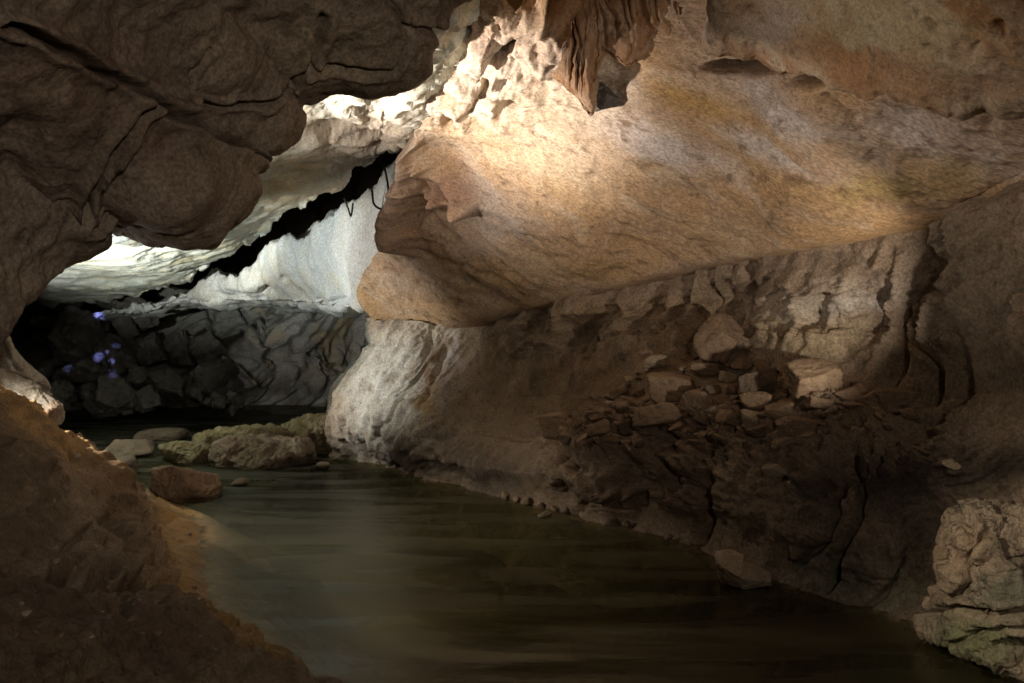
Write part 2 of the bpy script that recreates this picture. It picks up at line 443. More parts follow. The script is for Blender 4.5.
# ------------------------------------------------------------------ B: the big sloping ochre ceiling
colsB = [
    [(470, -60, 11), (455, 20, 12), (428, 92, 13), (411, 142, 14.5), (398, 190, 15.6), (381, 245, 16.4), (357, 292, 17), (374, 320, 17.2), (395, 330, 18)],
    [(520, -100, 10), (492, -20, 10.8), (470, 75, 12.2), (456, 135, 13.6), (444, 190, 14.6), (430, 245, 15.5), (405, 298, 16.5), (410, 327, 16.9), (420, 340, 18)],
    [(560, -130, 9), (520, -40, 10.2), (505, 45, 11.5), (495, 115, 12.8), (482, 180, 13.8), (467, 245, 14.8), (450, 302, 15.8), (442, 331, 16.5), (442, 345, 18)],
    [(620, -140, 8.5), (605, -60, 9.6), (602, 25, 10.5), (600, 90, 11.3), (591, 160, 12.2), (580, 230, 13), (572, 280, 13.8), (565, 302, 14.3), (560, 316, 16)],
    [(740, -140, 7.8), (725, -60, 8.7), (718, 15, 9.5), (711, 85, 10.1), (702, 150, 10.8), (696, 210, 11.5), (691, 250, 12), (690, 273, 12.4), (688, 285, 14)],
    [(850, -100, 7.0), (838, -30, 7.7), (830, 40, 8.3), (824, 105, 8.8), (816, 160, 9.5), (810, 200, 10), (805, 232, 10.4), (800, 249, 10.7), (798, 262, 12)],
    [(940, -80, 6.2), (935, 0, 6.8), (932, 65, 7.4), (930, 112, 7.9), (930, 150, 8.4), (930, 180, 8.8), (930, 205, 9.1), (930, 223, 9.4), (930, 236, 10.5)],
    [(1075, -60, 5.4), (1065, 20, 5.9), (1060, 75, 6.4), (1055, 112, 6.8), (1050, 135, 7.1), (1045, 150, 7.4), (1040, 166, 7.7), (1035, 181, 7.9), (1033, 195, 9)],
    [(1330, -120, 4.3), (1310, -30, 4.6), (1300, 20, 4.9), (1280, 60, 5.1), (1270, 80, 5.3), (1260, 95, 5.5), (1250, 110, 5.6), (1240, 120, 5.7), (1236, 135, 6.5)],
    [(2600, -700, 2.2), (2500, -500, 2.3), (2450, -380, 2.4), (2400, -300, 2.5), (2380, -260, 2.55), (2360, -230, 2.6), (2350, -210, 2.65), (2340, -190, 2.7), (2330, -170, 3)],
]
GB = [([(540, 30), (515, 42), (498, 55), (478, 72)], 5, 0.22), ([(492, 62), (480, 90), (470, 110)], 4, 0.12), ([(520, 95), (508, 108), (500, 120)], 5, 0.12),
      ([(425, 205), (440, 225), (455, 240)], 4, 0.06), ([(400, 235), (440, 258), (500, 280)], 3, 0.04),
      ([(830, 95), (845, 108), (855, 118)], 4, 0.10), ([(980, 112), (990, 124)], 5, 0.10), ([(300, 130), (380, 120)], 3, 0.05)]
HB = [(449, 118, 5, 7, 0.3), (512, 104, 10, 5, 0.32), (519, 101, 7, 6, 0.25), (390, 132, 6, 4, 0.15), (430, 92, 8, 3, 0.12), (742, 69, 38, 6, 0.5), (812, 81, 16, 5, 0.4)]


def disp_B(P, px, py, u, v):
    q = P @ FB.T
    d = 0.14 * fbm(P * 0.5, 4)
    d += 0.055 * fbm(q * np.array([0.9, 3.0, 3.0]), 5, 0.55)
    d += 0.011 * ridged(q * np.array([2.2, 5.0, 5.0]), 4, 0.6) + 0.02 * fbm(P * 5.5, 3, 0.6)
    h1, h2, _ = worley(P * 3.3 + 0.3 * np.stack([perlin(P * 4), perlin(P * 4 + 7), perlin(P * 4 + 3)], 1))
    d -= 0.05 * np.clip(0.42 - h1, 0, 1) * np.clip(perlin(P * 0.8 + 2) + 0.3, 0, 1)
    top = np.clip((150 - py) / 80, 0, 1) * np.clip((620 - px) / 80, 0, 1)
    f1, f2, _ = worley(P * 2.2)
    d += top * (0.20 * ridged(P * np.array([1.3, 1.0, 0.8]) + 4, 4, 0.5) - 0.05 * (0.5 - f1) + 0.06 * fbm(P * 4, 4))
    for ln_, w, dep in GB:
        d -= dep * np.exp(-(seg_dist(px + fbm(P * 2, 3) * 5, py + fbm(P * 2 + 5, 3) * 5, ln_) / w) ** 2)
    for bx, by, rx, ry, dep in HB:
        d -= dep * np.exp(-(((px - bx) / rx) ** 2 + ((py - by) / ry) ** 2) ** 2)
    wj = fbm(P * 2.5, 3) * 4
    for ln_, w, a in [([(418, 138), (424, 160), (412, 200), (406, 238)], 11, 0.55), ([(440, 158), (452, 178), (474, 204)], 6, 0.34), ([(428, 188), (446, 196), (472, 207)], 6, 0.26), ([(434, 150), (444, 185), (452, 208)], 4, 0.22)]:
        d += a * np.exp(-(seg_dist(px + wj, py + wj, ln_) / w) ** 2)
    d -= 0.2 * np.exp(-(seg_dist(px + wj, py + wj, [(434, 172), (428, 205), (420, 225)]) / 4) ** 2)
    d *= np.clip(1 - (ROW[0] - 5.6) * 0.8, 0.2, 1)
    d -= 0.9 * np.exp(-(((px - 590) / 26) ** 2 + ((py - 15) / 30) ** 2) ** 2)
    return d


LIL = (0.56, 0.49, 0.46); OCH = (0.44, 0.26, 0.09); WHT = (0.72, 0.63, 0.53); PUR = (0.36, 0.27, 0.23)
o = sheet('cave_ceiling', colsB, 560, 330, M_CEIL, disp_B,
          blobs=[(460, 90, 90, 50, -30, WHT, 0.9), (540, 120, 80, 60, 20, (0.66, 0.55, 0.42), 0.8), (670, 150, 70, 14, 25, LIL, 0.8), (690, 110, 60, 14, 30, OCH, 0.8), (740, 118, 40, 12, 30, OCH, 0.7),
                 (800, 120, 90, 22, 25, LIL, 0.75), (930, 140, 110, 22, 14, LIL, 0.8), (760, 150, 70, 10, 25, LIL, 0.7), (900, 180, 90, 18, -10, (0.38, 0.27, 0.11), 0.8),
                 (840, 150, 40, 10, 20, (0.40, 0.24, 0.10), 0.6), (500, 215, 30, 60, -50, LIL, 0.6), (600, 80, 40, 24, 20, WHT, 0.6), (440, 260, 60, 40, 20, PUR, 0.6), (415, 180, 16, 50, 5, (0.44, 0.31, 0.25), 0.9), (452, 190, 18, 20, 30, (0.36, 0.22, 0.16), 0.9),
                 (650, 245, 100, 26, -10, OCH, 0.5), (520, 270, 80, 30, -10, (0.36, 0.24, 0.13), 0.5), (780, 215, 70, 20, -5, (0.33, 0.24, 0.17), 0.5), (540, 165, 60, 20, 30, (0.55, 0.43, 0.28), 0.6)])
tag(o, 'broad sloping ochre rock ceiling streaked with lilac and orange over the river', 'cave ceiling', kind='structure')

# ------------------------------------------------------------------ M: far pale ceiling on the left, ending in a ragged lip
ML = [(470, 60, 12.6), (425, 112, 14), (400, 136, 14.8), (378, 144, 15.5), (354, 162, 16.5), (338, 180, 17.6), (318, 196, 18.4), (296, 210, 19.5), (254, 236, 21.8), (234, 253, 23),
      (196, 270, 25), (164, 287, 27), (122, 298, 29.5), (80, 299, 30.5), (40, 302, 31.5), (-40, 312, 31), (-200, 320, 28)]
MT = [(500, -60, 9.8), (450, -20, 9.8), (410, 10, 9.8), (380, 20, 10), (350, 40, 10.4), (310, 50, 10.6), (290, 70, 10.8), (250, 90, 11), (200, 120, 11.4), (150, 150, 11.8),
      (100, 170, 12.4), (60, 190, 13), (20, 210, 14), (-10, 220, 15), (-40, 230, 16), (-150, 240, 16), (-400, 240, 14)]
colsM = []
for (lx, ly, ld), (ax, ay, ad) in zip(ML, MT):
    c = []
    for t in (1.0, 0.66, 0.36, 0.14, 0.03):
        zz = 1.0 / (1.0 / ld + (1.0 / ad - 1.0 / ld) * t)
        c.append((lx + (ax - lx) * t, ly + (ay - ly) * t, zz))
    c.append((lx, ly, ld + 0.1)); c.append((lx + 1, ly - 9, ld + 0.8)); c.append((lx + 2, ly - 40, ld + 2.2))
    colsM.append(c)


def disp_M(P, px, py, u, v):
    q = P @ FB.T
    d = 0.16 * fbm(P * 0.4, 4) + 0.03 * fbm(q * np.array([0.8, 2.0, 2.0]), 5) + 0.02 * ridged(P * 2.2, 3)
    near = np.clip((px - 300) / 60, 0, 1)
    d += near * 0.12 * ridged(P * 1.6, 4)
    return d


def edge_M(P, px, py, u, v):
    w = np.clip((ROW[0] - 3.7) / 1.2, 0, 1) ** 2
    k = P[:, 1] / 20.0
    s1 = fbm(np.stack([px * 0.03, px * 0, px * 0], 1), 5, 0.55) * 0.17
    s2 = np.sign(perlin(np.stack([px * 0.07, px * 0 + 3, px * 0], 1))) * 0.03
    P[:, 2] += w * (s1 + s2) * k
    P[:, 1] += w * 0.8 * fbm(np.stack([px * 0.03 + 50, py * 0, px * 0], 1), 3)
    return P


o = sheet('cave_ceiling', colsM, 420, 180, M_FARC, disp_M, edge_M,
          blobs=[(360, 130, 70, 36, -30, (0.7, 0.6, 0.5), 0.9), (290, 185, 40, 30, -30, (0.58, 0.44, 0.24), 0.9), (200, 255, 30, 8, 0, (0.62, 0.55, 0.3), 0.5), (60, 285, 30, 12, -20, (0.5, 0.5, 0.48), 0.6)])
tag(o, 'pale greenish far ceiling with a ragged dark lip, beyond the brown overhang', 'cave ceiling', kind='structure')

# ------------------------------------------------------------------ N: white block of wall below the ragged lip
colsN = []
for (tx, ty, td), (mx_, my, md), (bx, by, bd) in [
        ((40, 318, 32), (36, 320, 32.2), (30, 322, 32.4)), ((120, 310, 30.5), (118, 312, 31), (112, 314, 31)), ((165, 302, 29), (158, 305, 29.5), (150, 307, 30)),
        ((210, 284, 27), (198, 293, 27.5), (190, 302, 28)), ((252, 263, 24.5), (245, 285, 25), (240, 300, 26)), ((300, 238, 22), (297, 270, 22.6), (295, 301, 24)),
        ((338, 216, 20), (338, 260, 20.4), (338, 306, 21.5)), ((372, 196, 18.6), (370, 250, 18.8), (362, 303, 19.4)), ((398, 172, 17.6), (392, 235, 17.4), (382, 296, 18)),
        ((420, 150, 17), (414, 220, 17.2), (405, 290, 17.8))]:
    colsN.append([(tx, ty + 4, td + 5), (tx, ty + 2, td + 1.2), (tx, ty, td), (mx_, my, md - 0.15), (bx, by - 3, bd), (bx, by, bd + 0.1), (bx + 2, by + 3, bd + 1.5), (bx + 3, by + 4, 34.5), (bx + 3, by + 3, 38)])


def disp_N(P, px, py, u, v):
    d = 0.20 * fbm(P * np.array([0.6, 0.6, 0.35]), 4) + 0.045 * ridged(P * np.array([1.0, 1.0, 0.5]), 4) + 0.03 * fbm(P * 3, 4)
    for bx, by, rx, ry, dep in [(265, 291, 5, 3, 0.5), (286, 279, 4, 2.5, 0.4), (345, 301, 12, 2, 0.3), (322, 299, 3, 2, 0.3)]:
        d -= dep * np.exp(-(((px - bx) / rx) ** 2 + ((py - by) / ry) ** 2) ** 2)
    return d


def edge_N(P, px, py, u, v):
    w = np.clip((0.42 - v) / 0.15, 0, 1)
    P[:, 2] += w * (fbm(np.stack([px * 0.035, px * 0, px * 0 + 8], 1), 5, 0.55) * 0.26)
    w2 = np.exp(-((v - 0.55) / 0.1) ** 2)
    P[:, 2] += w2 * fbm(np.stack([px * 0.03 + 4, px * 0, px * 0 + 1], 1), 4) * 0.07
    return P


o = sheet('cave_wall', colsN, 300, 160, M_WHITE, disp_N, edge_N,
          blobs=[(280, 282, 40, 20, 0, (0.64, 0.56, 0.42), 0.6), (200, 290, 40, 14, -20, (0.42, 0.38, 0.34), 0.7), (372, 240, 16, 60, 10, (0.52, 0.5, 0.5), 0.7), (250, 307, 100, 5, 0, (0.4, 0.39, 0.37), 0.8)])  # dim grey left end is shading painted into the white
tag(o, 'bright bluish white block of wall hanging below the ragged ceiling lip', 'cave wall', kind='structure')

# hollow behind the ragged lip, its shade put into a dark rock colour
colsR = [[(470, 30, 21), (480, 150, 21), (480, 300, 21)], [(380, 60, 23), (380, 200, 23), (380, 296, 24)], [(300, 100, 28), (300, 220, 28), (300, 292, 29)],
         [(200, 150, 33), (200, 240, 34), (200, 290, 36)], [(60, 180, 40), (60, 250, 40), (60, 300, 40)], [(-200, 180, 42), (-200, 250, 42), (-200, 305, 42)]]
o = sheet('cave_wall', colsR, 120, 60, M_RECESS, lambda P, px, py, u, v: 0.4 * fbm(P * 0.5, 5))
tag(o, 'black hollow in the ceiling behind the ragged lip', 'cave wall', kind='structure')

# ------------------------------------------------------------------ O: far fluted wall at the back of the pool
colsO = [[(-500, 280, 24), (-500, 330, 24), (-500, 370, 23.5), (-500, 410, 23), (-500, 450, 22), (-500, 500, 22)],
         [(-150, 285, 31), (-150, 325, 31), (-150, 360, 30.5), (-150, 400, 30), (-150, 430, 29), (-150, 470, 28)],
         [(20, 285, 35), (20, 325, 35), (20, 360, 34.5), (20, 395, 34), (20, 418, 32), (20, 440, 31)],
         [(110, 285, 37), (110, 325, 36.5), (110, 360, 36), (110, 390, 35), (110, 408, 34), (110, 420, 33)],
         [(190, 290, 37.5), (190, 315, 36.5), (190, 345, 36), (192, 375, 35.5), (194, 402, 34.5), (195, 415, 33)],
         [(250, 292, 38), (250, 312, 36.8), (250, 342, 35.4), (252, 372, 35.6), (254, 399, 35), (255, 412, 34)],
         [(320, 292, 37), (320, 312, 35.6), (318, 342, 34.4), (318, 372, 34.8), (320, 400, 34.5), (320, 412, 34)],
         [(390, 292, 35), (390, 312, 33.6), (388, 342, 32.6), (386, 372, 33), (386, 400, 33), (386, 412, 32.5)],
         [(470, 290, 30), (470, 312, 29.6), (470, 342, 28.6), (470, 372, 29), (470, 405, 29), (470, 420, 29)]]
GO = [([(320, 310), (310, 325), (300, 335), (280, 345), (262, 350)], 2.4, 0.5), ([(352, 312), (330, 335), (312, 350), (303, 360)], 2.0, 0.4), ([(243, 312), (252, 322), (262, 340)], 2.2, 0.5),
      ([(262, 312), (264, 330), (258, 345)], 1.8, 0.4), ([(210, 312), (214, 335), (222, 355), (244, 372), (256, 384)], 2.6, 0.5), ([(364, 345), (370, 358)], 2.0, 0.3), ([(300, 358), (322, 362), (345, 358)], 1.5, 0.3),
      ([(316, 362), (322, 378)], 2, 0.35), ([(376, 330), (366, 352)], 2, 0.3)]
DIAG = basis((0.62, 0.2, 0.55))


def disp_O(P, px, py, u, v):
    q = P @ DIAG.T
    d = 0.35 * fbm(P * 0.25, 4) + 0.26 * ridged(q * np.array([0.16, 0.9, 0.9]), 4, 0.5) + 0.08 * fbm(P * 2, 4)
    ww = fbm(P * 0.6, 3) * 4
    for ln_, w, dep in GO:
        d -= dep * 0.9 * np.exp(-(seg_dist(px + ww, py + ww, ln_) / w) ** 2)
    return d


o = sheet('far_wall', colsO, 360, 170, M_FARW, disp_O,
          blobs=[(340, 340, 14, 30, 30, (0.36, 0.27, 0.13), 0.7), (270, 395, 130, 16, 0, (0.12, 0.11, 0.10), 0.9), (60, 350, 50, 60, 0, (0.12, 0.105, 0.1), 0.85), (270, 322, 60, 14, 0, (0.42, 0.42, 0.41), 0.6)])  # pale top and dark foot paint the fall of light on this wall
o.name = 'cave_wall'
tag(o, 'grey fluted far wall with diagonal folds, rising from the dark back pool', 'cave wall', kind='structure')

# ------------------------------------------------------------------ E/F/G: buttress, right wall and slope down to the water (one rock face)
def wl(py): return H * F / (py - CY)


colsF = [
    [(372, 315, 28), (374, 336, 28), (376, 346, 28), (362, 365, 28), (344, 385, 28), (336, 402, 28), (334, 425, 28), (332, 446, 28), (330, 470, 28)],
    [(375, 317, 20.5), (378, 337, 20.5), (380, 348, 20.5), (367, 365, 20.6), (348, 386, 20.8), (340, 402, 20.8), (336, 420, 20.8), (334, 448, 20.8), (332, 475, 20.8)],
    [(379, 317, 17.4), (382, 337, 17.6), (384, 348, 17.6), (371, 366, 17.7), (352, 388, 17.9), (344, 405, 18), (338, 424, 18.3), (336, 452, 19.6), (335, 480, 19.6)],
    [(410, 322, 16.6), (409, 338, 16.5), (408, 352, 16.5), (400, 370, 16.6), (386, 392, 16.8), (374, 412, 16.9), (366, 436, 17.3), (362, 460, 18.4), (360, 490, 18.4)],
    [(445, 326, 16.4), (438, 342, 16.4), (434, 358, 16.4), (426, 378, 16.4), (414, 402, 16.4), (406, 424, 16.3), (402, 448, 16.5), (400, 467, wl(467)), (400, 495, 17)],
    [(486, 316, 15.8), (480, 338, 16), (475, 362, 16.1), (468, 388, 16), (462, 412, 15.7), (456, 438, 15.3), (452, 462, 15.1), (448, 483, wl(483)), (446, 510, 15)],
    [(565, 292, 14.3), (560, 326, 14.7), (555, 360, 14.7), (551, 388, 14.3), (548, 415, 13.8), (545, 442, 13.3), (541, 475, 12.9), (536, 507, wl(507)), (533, 540, 12.8)],
    [(640, 275, 13.2), (638, 312, 13.7), (636, 345, 13.6), (632, 374, 13.1), (629, 402, 12.4), (626, 438, 12.0), (622, 484, 11.7), (617, 527, wl(527)), (613, 562, 11.2)],
    [(710, 258, 12.1), (708, 300, 12.7), (706, 340, 12.6), (702, 370, 12.1), (698, 400, 11.4), (694, 445, 11), (690, 500, 10.7), (684, 546, wl(546)), (680, 585, 10.0)],
    [(800, 240, 10.7), (800, 288, 11.3), (800, 338, 11.3), (800, 378, 10.9), (797, 405, 10.2), (790, 452, 9.6), (776, 520, 9.1), (764, 580, wl(580)), (758, 615, 8.6)],
    [(930, 214, 9.4), (925, 268, 9.9), (915, 330, 10.0), (905, 385, 9.6), (899, 425, 9.0), (890, 480, 8.5), (868, 550, 8.2), (845, 602, wl(602)), (836, 645, 7.8)],
    [(1035, 172, 7.9), (1020, 238, 8.3), (1002, 310, 8.4), (987, 380, 8.2), (978, 440, 7.8), (966, 500, 8.0), (948, 570, 8.1), (932, 622, wl(622)), (922, 670, 7.6)],
    [(1240, 110, 5.7), (1230, 195, 5.8), (1220, 300, 5.8), (1200, 395, 5.7), (1180, 480, 6.2), (1160, 560, 6.4), (1130, 640, 6.4), (1100, 690, wl(690)), (1090, 750, 6.2)],
    [(2350, -200, 2.7), (2300, 0, 2.7), (2300, 300, 2.7), (2250, 560, 2.6), (2200, 760, 2.5), (2150, 920, 2.5), (2100, 1080, 2.5), (2050, 1222, 2.5), (2000, 1400, 2.5)],
    [(9000, -3000, 0.7), (9000, -900, 0.7), (9000, 300, 0.7), (9000, 1300, 0.7), (9000, 2200, 0.7), (9000, 2800, 0.7), (9000, 3100, 0.7), (9000, 3484, 0.7), (9000, 4000, 0.7)],
]


def inv(p):
    return (CX + p[0] / p[1] * F, CY - (p[2] - H) / p[1] * F, p[1])


for i_, c_ in enumerate(colsF):
    foot = W(*c_[7])
    if i_ < 13: c_[8] = inv(foot + np.array([-0.55, -0.35, -1.1]))
    if i_ > 4: c_[0] = (c_[0][0], c_[0][1] - 8, c_[0][2] + 0.15)
GF = [([(936, 225), (940, 290), (915, 360), (870, 405), (835, 425)], 7, 0.28), ([(965, 220), (960, 300), (940, 370), (900, 415)], 7, 0.30), ([(1000, 290), (985, 350), (960, 400), (905, 440)], 6, 0.26),
      ([(755, 262), (757, 310), (768, 345)], 6, 0.12), ([(735, 262), (742, 300), (738, 330)], 7, 0.10), ([(575, 300), (572, 350)], 8, 0.16),
      ([(950, 260), (975, 295), (990, 310)], 4, 0.10), ([(445, 345), (440, 390), (430, 420), (415, 432)], 3.5, 0.06),
      ([(390, 462), (420, 440), (470, 432), (560, 425)], 4, 0.06), ([(382, 440), (400, 415), (412, 405)], 2, 0.08), ([(398, 440), (415, 418)], 2, 0.06),
      ([(905, 560), (870, 600), (840, 640)], 3, 0.10), ([(880, 460), (860, 520), (838, 560), (828, 590)], 3.5, 0.22), ([(850, 470), (820, 540), (790, 575)], 3, 0.14), ([(620, 440), (700, 442), (800, 446), (870, 452)], 2.5, 0.08),
      ([(640, 470), (636, 500), (620, 520)], 8, 0.22), ([(708, 480), (700, 515), (690, 535)], 9, 0.25), ([(665, 460), (670, 480)], 6, 0.18), ([(570, 455), (575, 470)], 6, 0.18), ([(590, 472), (585, 500), (570, 515)], 5, 0.15)]
CURV = [([(840, 462), (850, 440), (900, 428), (960, 415), (1010, 380)], 40)]


def disp_F(P, px, py, u, v):
    Pw = P + 0.25 * np.stack([perlin(P * 0.9), perlin(P * 0.9 + 5), perlin(P * 0.9 + 11)], 1)
    d = 0.20 * fbm(P * 0.5, 4) + 0.02 * fbm(P * 4, 4)
    # upper wall: big fluted scallops
    up = np.clip((395 - py) / 40, 0, 1) * np.clip((px - 480) / 80, 0, 1) * np.clip(0.1 + ROW[0] * 1.6, 0, 1)
    d = d * np.clip(0.2 + ROW[0], 0, 1)
    f1, f2, cid = worley(Pw * np.array([1.15, 1.15, 0.55]) + 3)
    RU = basis((-0.45, 0.3, -1.0))
    qu = P @ RU.T + 0.3 * np.stack([perlin(P * 0.8 + 3), perlin(P * 0.8 + 6), perlin(P * 0.8 + 12)], 1)
    d += up * (0.10 * (np.clip(f2 - f1, 0, 0.5) - 0.2) + (0.24 + 0.10 * np.clip((760 - px) / 60, 0, 1)) * ridged(qu * np.array([0.4, 1.15, 1.15]), 2, 0.45) + 0.08 * ridged(qu * np.array([0.9, 2.6, 2.6]), 4, 0.55) + 0.05 * fbm(P * 3, 4, 0.6))
    # slope: broken rubbly strata
    lo = np.clip((py - 395) / 30, 0, 1) * np.clip((px - 520) / 60, 0, 1) * np.clip((1000 - px) / 120, 0, 1) * np.clip((520 - py) / 60, 0, 1)
    g1, g2, gid = worley(Pw * np.array([1.7, 1.7, 3.6]) + 0.5 * np.stack([perlin(P * 2.3 + 2), perlin(P * 2.3 + 8), perlin(P * 2.3 + 15)], 1))
    zt = P[:, 2] * 2.6 + 0.9 * fbm(P * 0.7 + 4, 4) + 0.12 * (px - 700) / 100
    saw = zt - np.floor(zt)
    d += lo * 0.15 * (np.clip(1 - saw / 0.8, 0, 1) * np.clip(saw / 0.2, 0, 1) - 0.4)
    d += lo * (0.12 * (np.clip(g2 - g1, 0, 0.25) - 0.12) + 0.26 * (gid - 0.5) + 0.14 * ridged(Pw * np.array([1.3, 1.3, 3.2]), 5, 0.6) + 0.07 * fbm(P * 4, 4, 0.6))
    # smooth water-worn foot
    # buttress: rilled downward to the left
    bt = np.clip((490 - px) / 50, 0, 1)
    RB = basis((-0.55, 0.25, -0.8))
    d += bt * (0.10 * ridged((P @ RB.T) * np.array([0.35, 2.2, 2.2]), 4) + 0.02 * fbm(P * 5, 3))
    # right: stacked curved beds
    rt = np.clip((px - 830) / 60, 0, 1) * np.clip((py - 380) / 50, 0, 1) * np.clip((505 - py) / 40, 0, 1)
    s = seg_dist(px + 8 * perlin(P * 2), py + 8 * perlin(P * 2 + 4), [(835, 470), (850, 445), (900, 432), (960, 415), (1024, 365)])
    d += rt * 0.05 * np.abs(((s / 9.0) % 1.0) - 0.5) * 2 * 1.4
    ft = np.clip((py - 470) / 30, 0, 1) * np.clip((px - 700) / 40, 0, 1)
    d += ft * (0.05 * ridged(P * 2, 4) + 0.02 * fbm(P * 6, 3))
    ww = fbm(P * 1.5, 3) * 8
    for ln_, w, dep in GF:
        d -= dep * np.exp(-(seg_dist(px + ww, py + ww * 0.6, ln_) / w) ** 2)
    return d


PALE = (0.55, 0.50, 0.41)
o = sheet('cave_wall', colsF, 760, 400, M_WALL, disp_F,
          blobs=[(395, 385, 50, 60, 30, (0.62, 0.61, 0.56), 0.97), (425, 330, 50, 12, 0, (0.54, 0.48, 0.38), 0.8), (380, 445, 50, 20, 0, (0.2, 0.19, 0.16), 0.7), (455, 345, 5, 26, 4, (0.5, 0.46, 0.44), 0.8), (440, 385, 4, 40, 10, (0.28, 0.17, 0.08), 0.8), (428, 408, 14, 4, -40, (0.42, 0.3, 0.1), 0.8),
                 (850, 300, 80, 30, -10, (0.5, 0.42, 0.34), 0.7), (880, 300, 50, 14, -5, (0.55, 0.5, 0.45), 0.6), (830, 345, 60, 30, 0, (0.44, 0.35, 0.22), 0.7), (660, 320, 90, 40, 0, (0.44, 0.31, 0.19), 0.7),
                 (1000, 300, 60, 120, 0, (0.20, 0.16, 0.12), 0.85), (545, 400, 105, 55, 0, (0.17, 0.115, 0.075), 0.9), (700, 520, 200, 40, 10, (0.17, 0.11, 0.07), 0.8), (900, 535, 130, 60, 8, (0.075, 0.062, 0.048), 0.95),  # shade painted beside the buttress; lower right is dark wet rock plus painted shade
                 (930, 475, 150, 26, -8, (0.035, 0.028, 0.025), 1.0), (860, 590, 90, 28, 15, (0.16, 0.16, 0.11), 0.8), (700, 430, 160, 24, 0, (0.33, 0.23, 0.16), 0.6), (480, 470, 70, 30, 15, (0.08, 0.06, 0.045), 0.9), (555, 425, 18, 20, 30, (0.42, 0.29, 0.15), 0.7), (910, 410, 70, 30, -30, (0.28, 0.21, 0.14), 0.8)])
tag(o, 'tan fluted right wall running from the pale buttress down to the river', 'cave wall', kind='structure')

# ------------------------------------------------------------------ C: block of ceiling at the top right, above the seam
seam = [(722, -40, 9.0), (712, 20, 9.2), (704, 52, 9.2), (716, 64, 9.0), (752, 67, 8.8), (792, 76, 8.4), (832, 88, 8.0), (882, 98, 7.5), (942, 108, 7.0), (1030, 113, 6.5), (1180, 110, 5.4), (1500, 40, 4.0), (2400, -250, 2.4)]
colsC = []
for i, (sx, sy, sd) in enumerate(seam):
    colsC.append([(sx + 60, sy - 420, sd - 3.4 if sd > 5 else sd * 0.6), (sx + 35, sy - 230, sd - 2.0 if sd > 5 else sd * 0.75), (sx + 16, sy - 110, sd - 1.0), (sx + 6, sy - 40, sd - 0.35), (sx, sy - 6, sd), (sx, sy, sd + 0.15), (sx, sy - 5, sd + 0.7), (sx, sy - 30, sd + 1.8)])
GC = [([(750, 10), (760, 20)], 3, 0.08), ([(840, 10), (848, 28)], 3, 0.06), ([(930, 45), (945, 52)], 3, 0.10), ([(975, 48), (985, 40)], 3, 0.08), ([(885, 55), (890, 65)], 3, 0.06), ([(930, 20), (935, 30)], 3, 0.08), ([(1005, 15), (1012, 25)], 4, 0.10), ([(870, 30), (875, 38)], 3, 0.08)]


def disp_C(P, px, py, u, v):
    d = 0.10 * fbm(P * 0.6, 5) + 0.035 * ridged(P * 1.8, 4) + 0.025 * fbm(P * 5, 4)
    d *= 1 - 0.65 * np.exp(-((ROW[0] - 4.8) / 1.0) ** 2)
    for ln_, w, dep in GC:
        d -= dep * np.exp(-(seg_dist(px, py, ln_) / w) ** 2)
    return d


def edge_C(P, px, py, u, v):
    w = np.clip((v - 0.5) / 0.15, 0, 1)
    P[:, 2] += w * 0.06 * fbm(np.stack([px * 0.04, px * 0, px * 0 + 2], 1), 4)
    w2 = w * np.exp(-(((px - 735) / 38) ** 4)) + w * np.exp(-(((px - 815) / 14) ** 4)) * 0.7
    P[:, 2] += w2 * 0.10
    return P


o = sheet('cave_ceiling', colsC, 380, 170, M_TOPR, disp_C, edge_C,
          blobs=[(740, 25, 40, 40, 0, (0.52, 0.42, 0.32), 0.7), (830, 60, 60, 16, 15, (0.34, 0.17, 0.08), 0.7), (940, 80, 90, 20, 8, (0.30, 0.16, 0.08), 0.7), (900, 20, 90, 26, 0, (0.42, 0.36, 0.22), 0.6), (775, 30, 16, 26, 30, (0.4, 0.36, 0.36), 0.5)])
tag(o, 'mottled tan and rust block of ceiling at the top right, above a dark seam', 'cave ceiling', kind='structure')

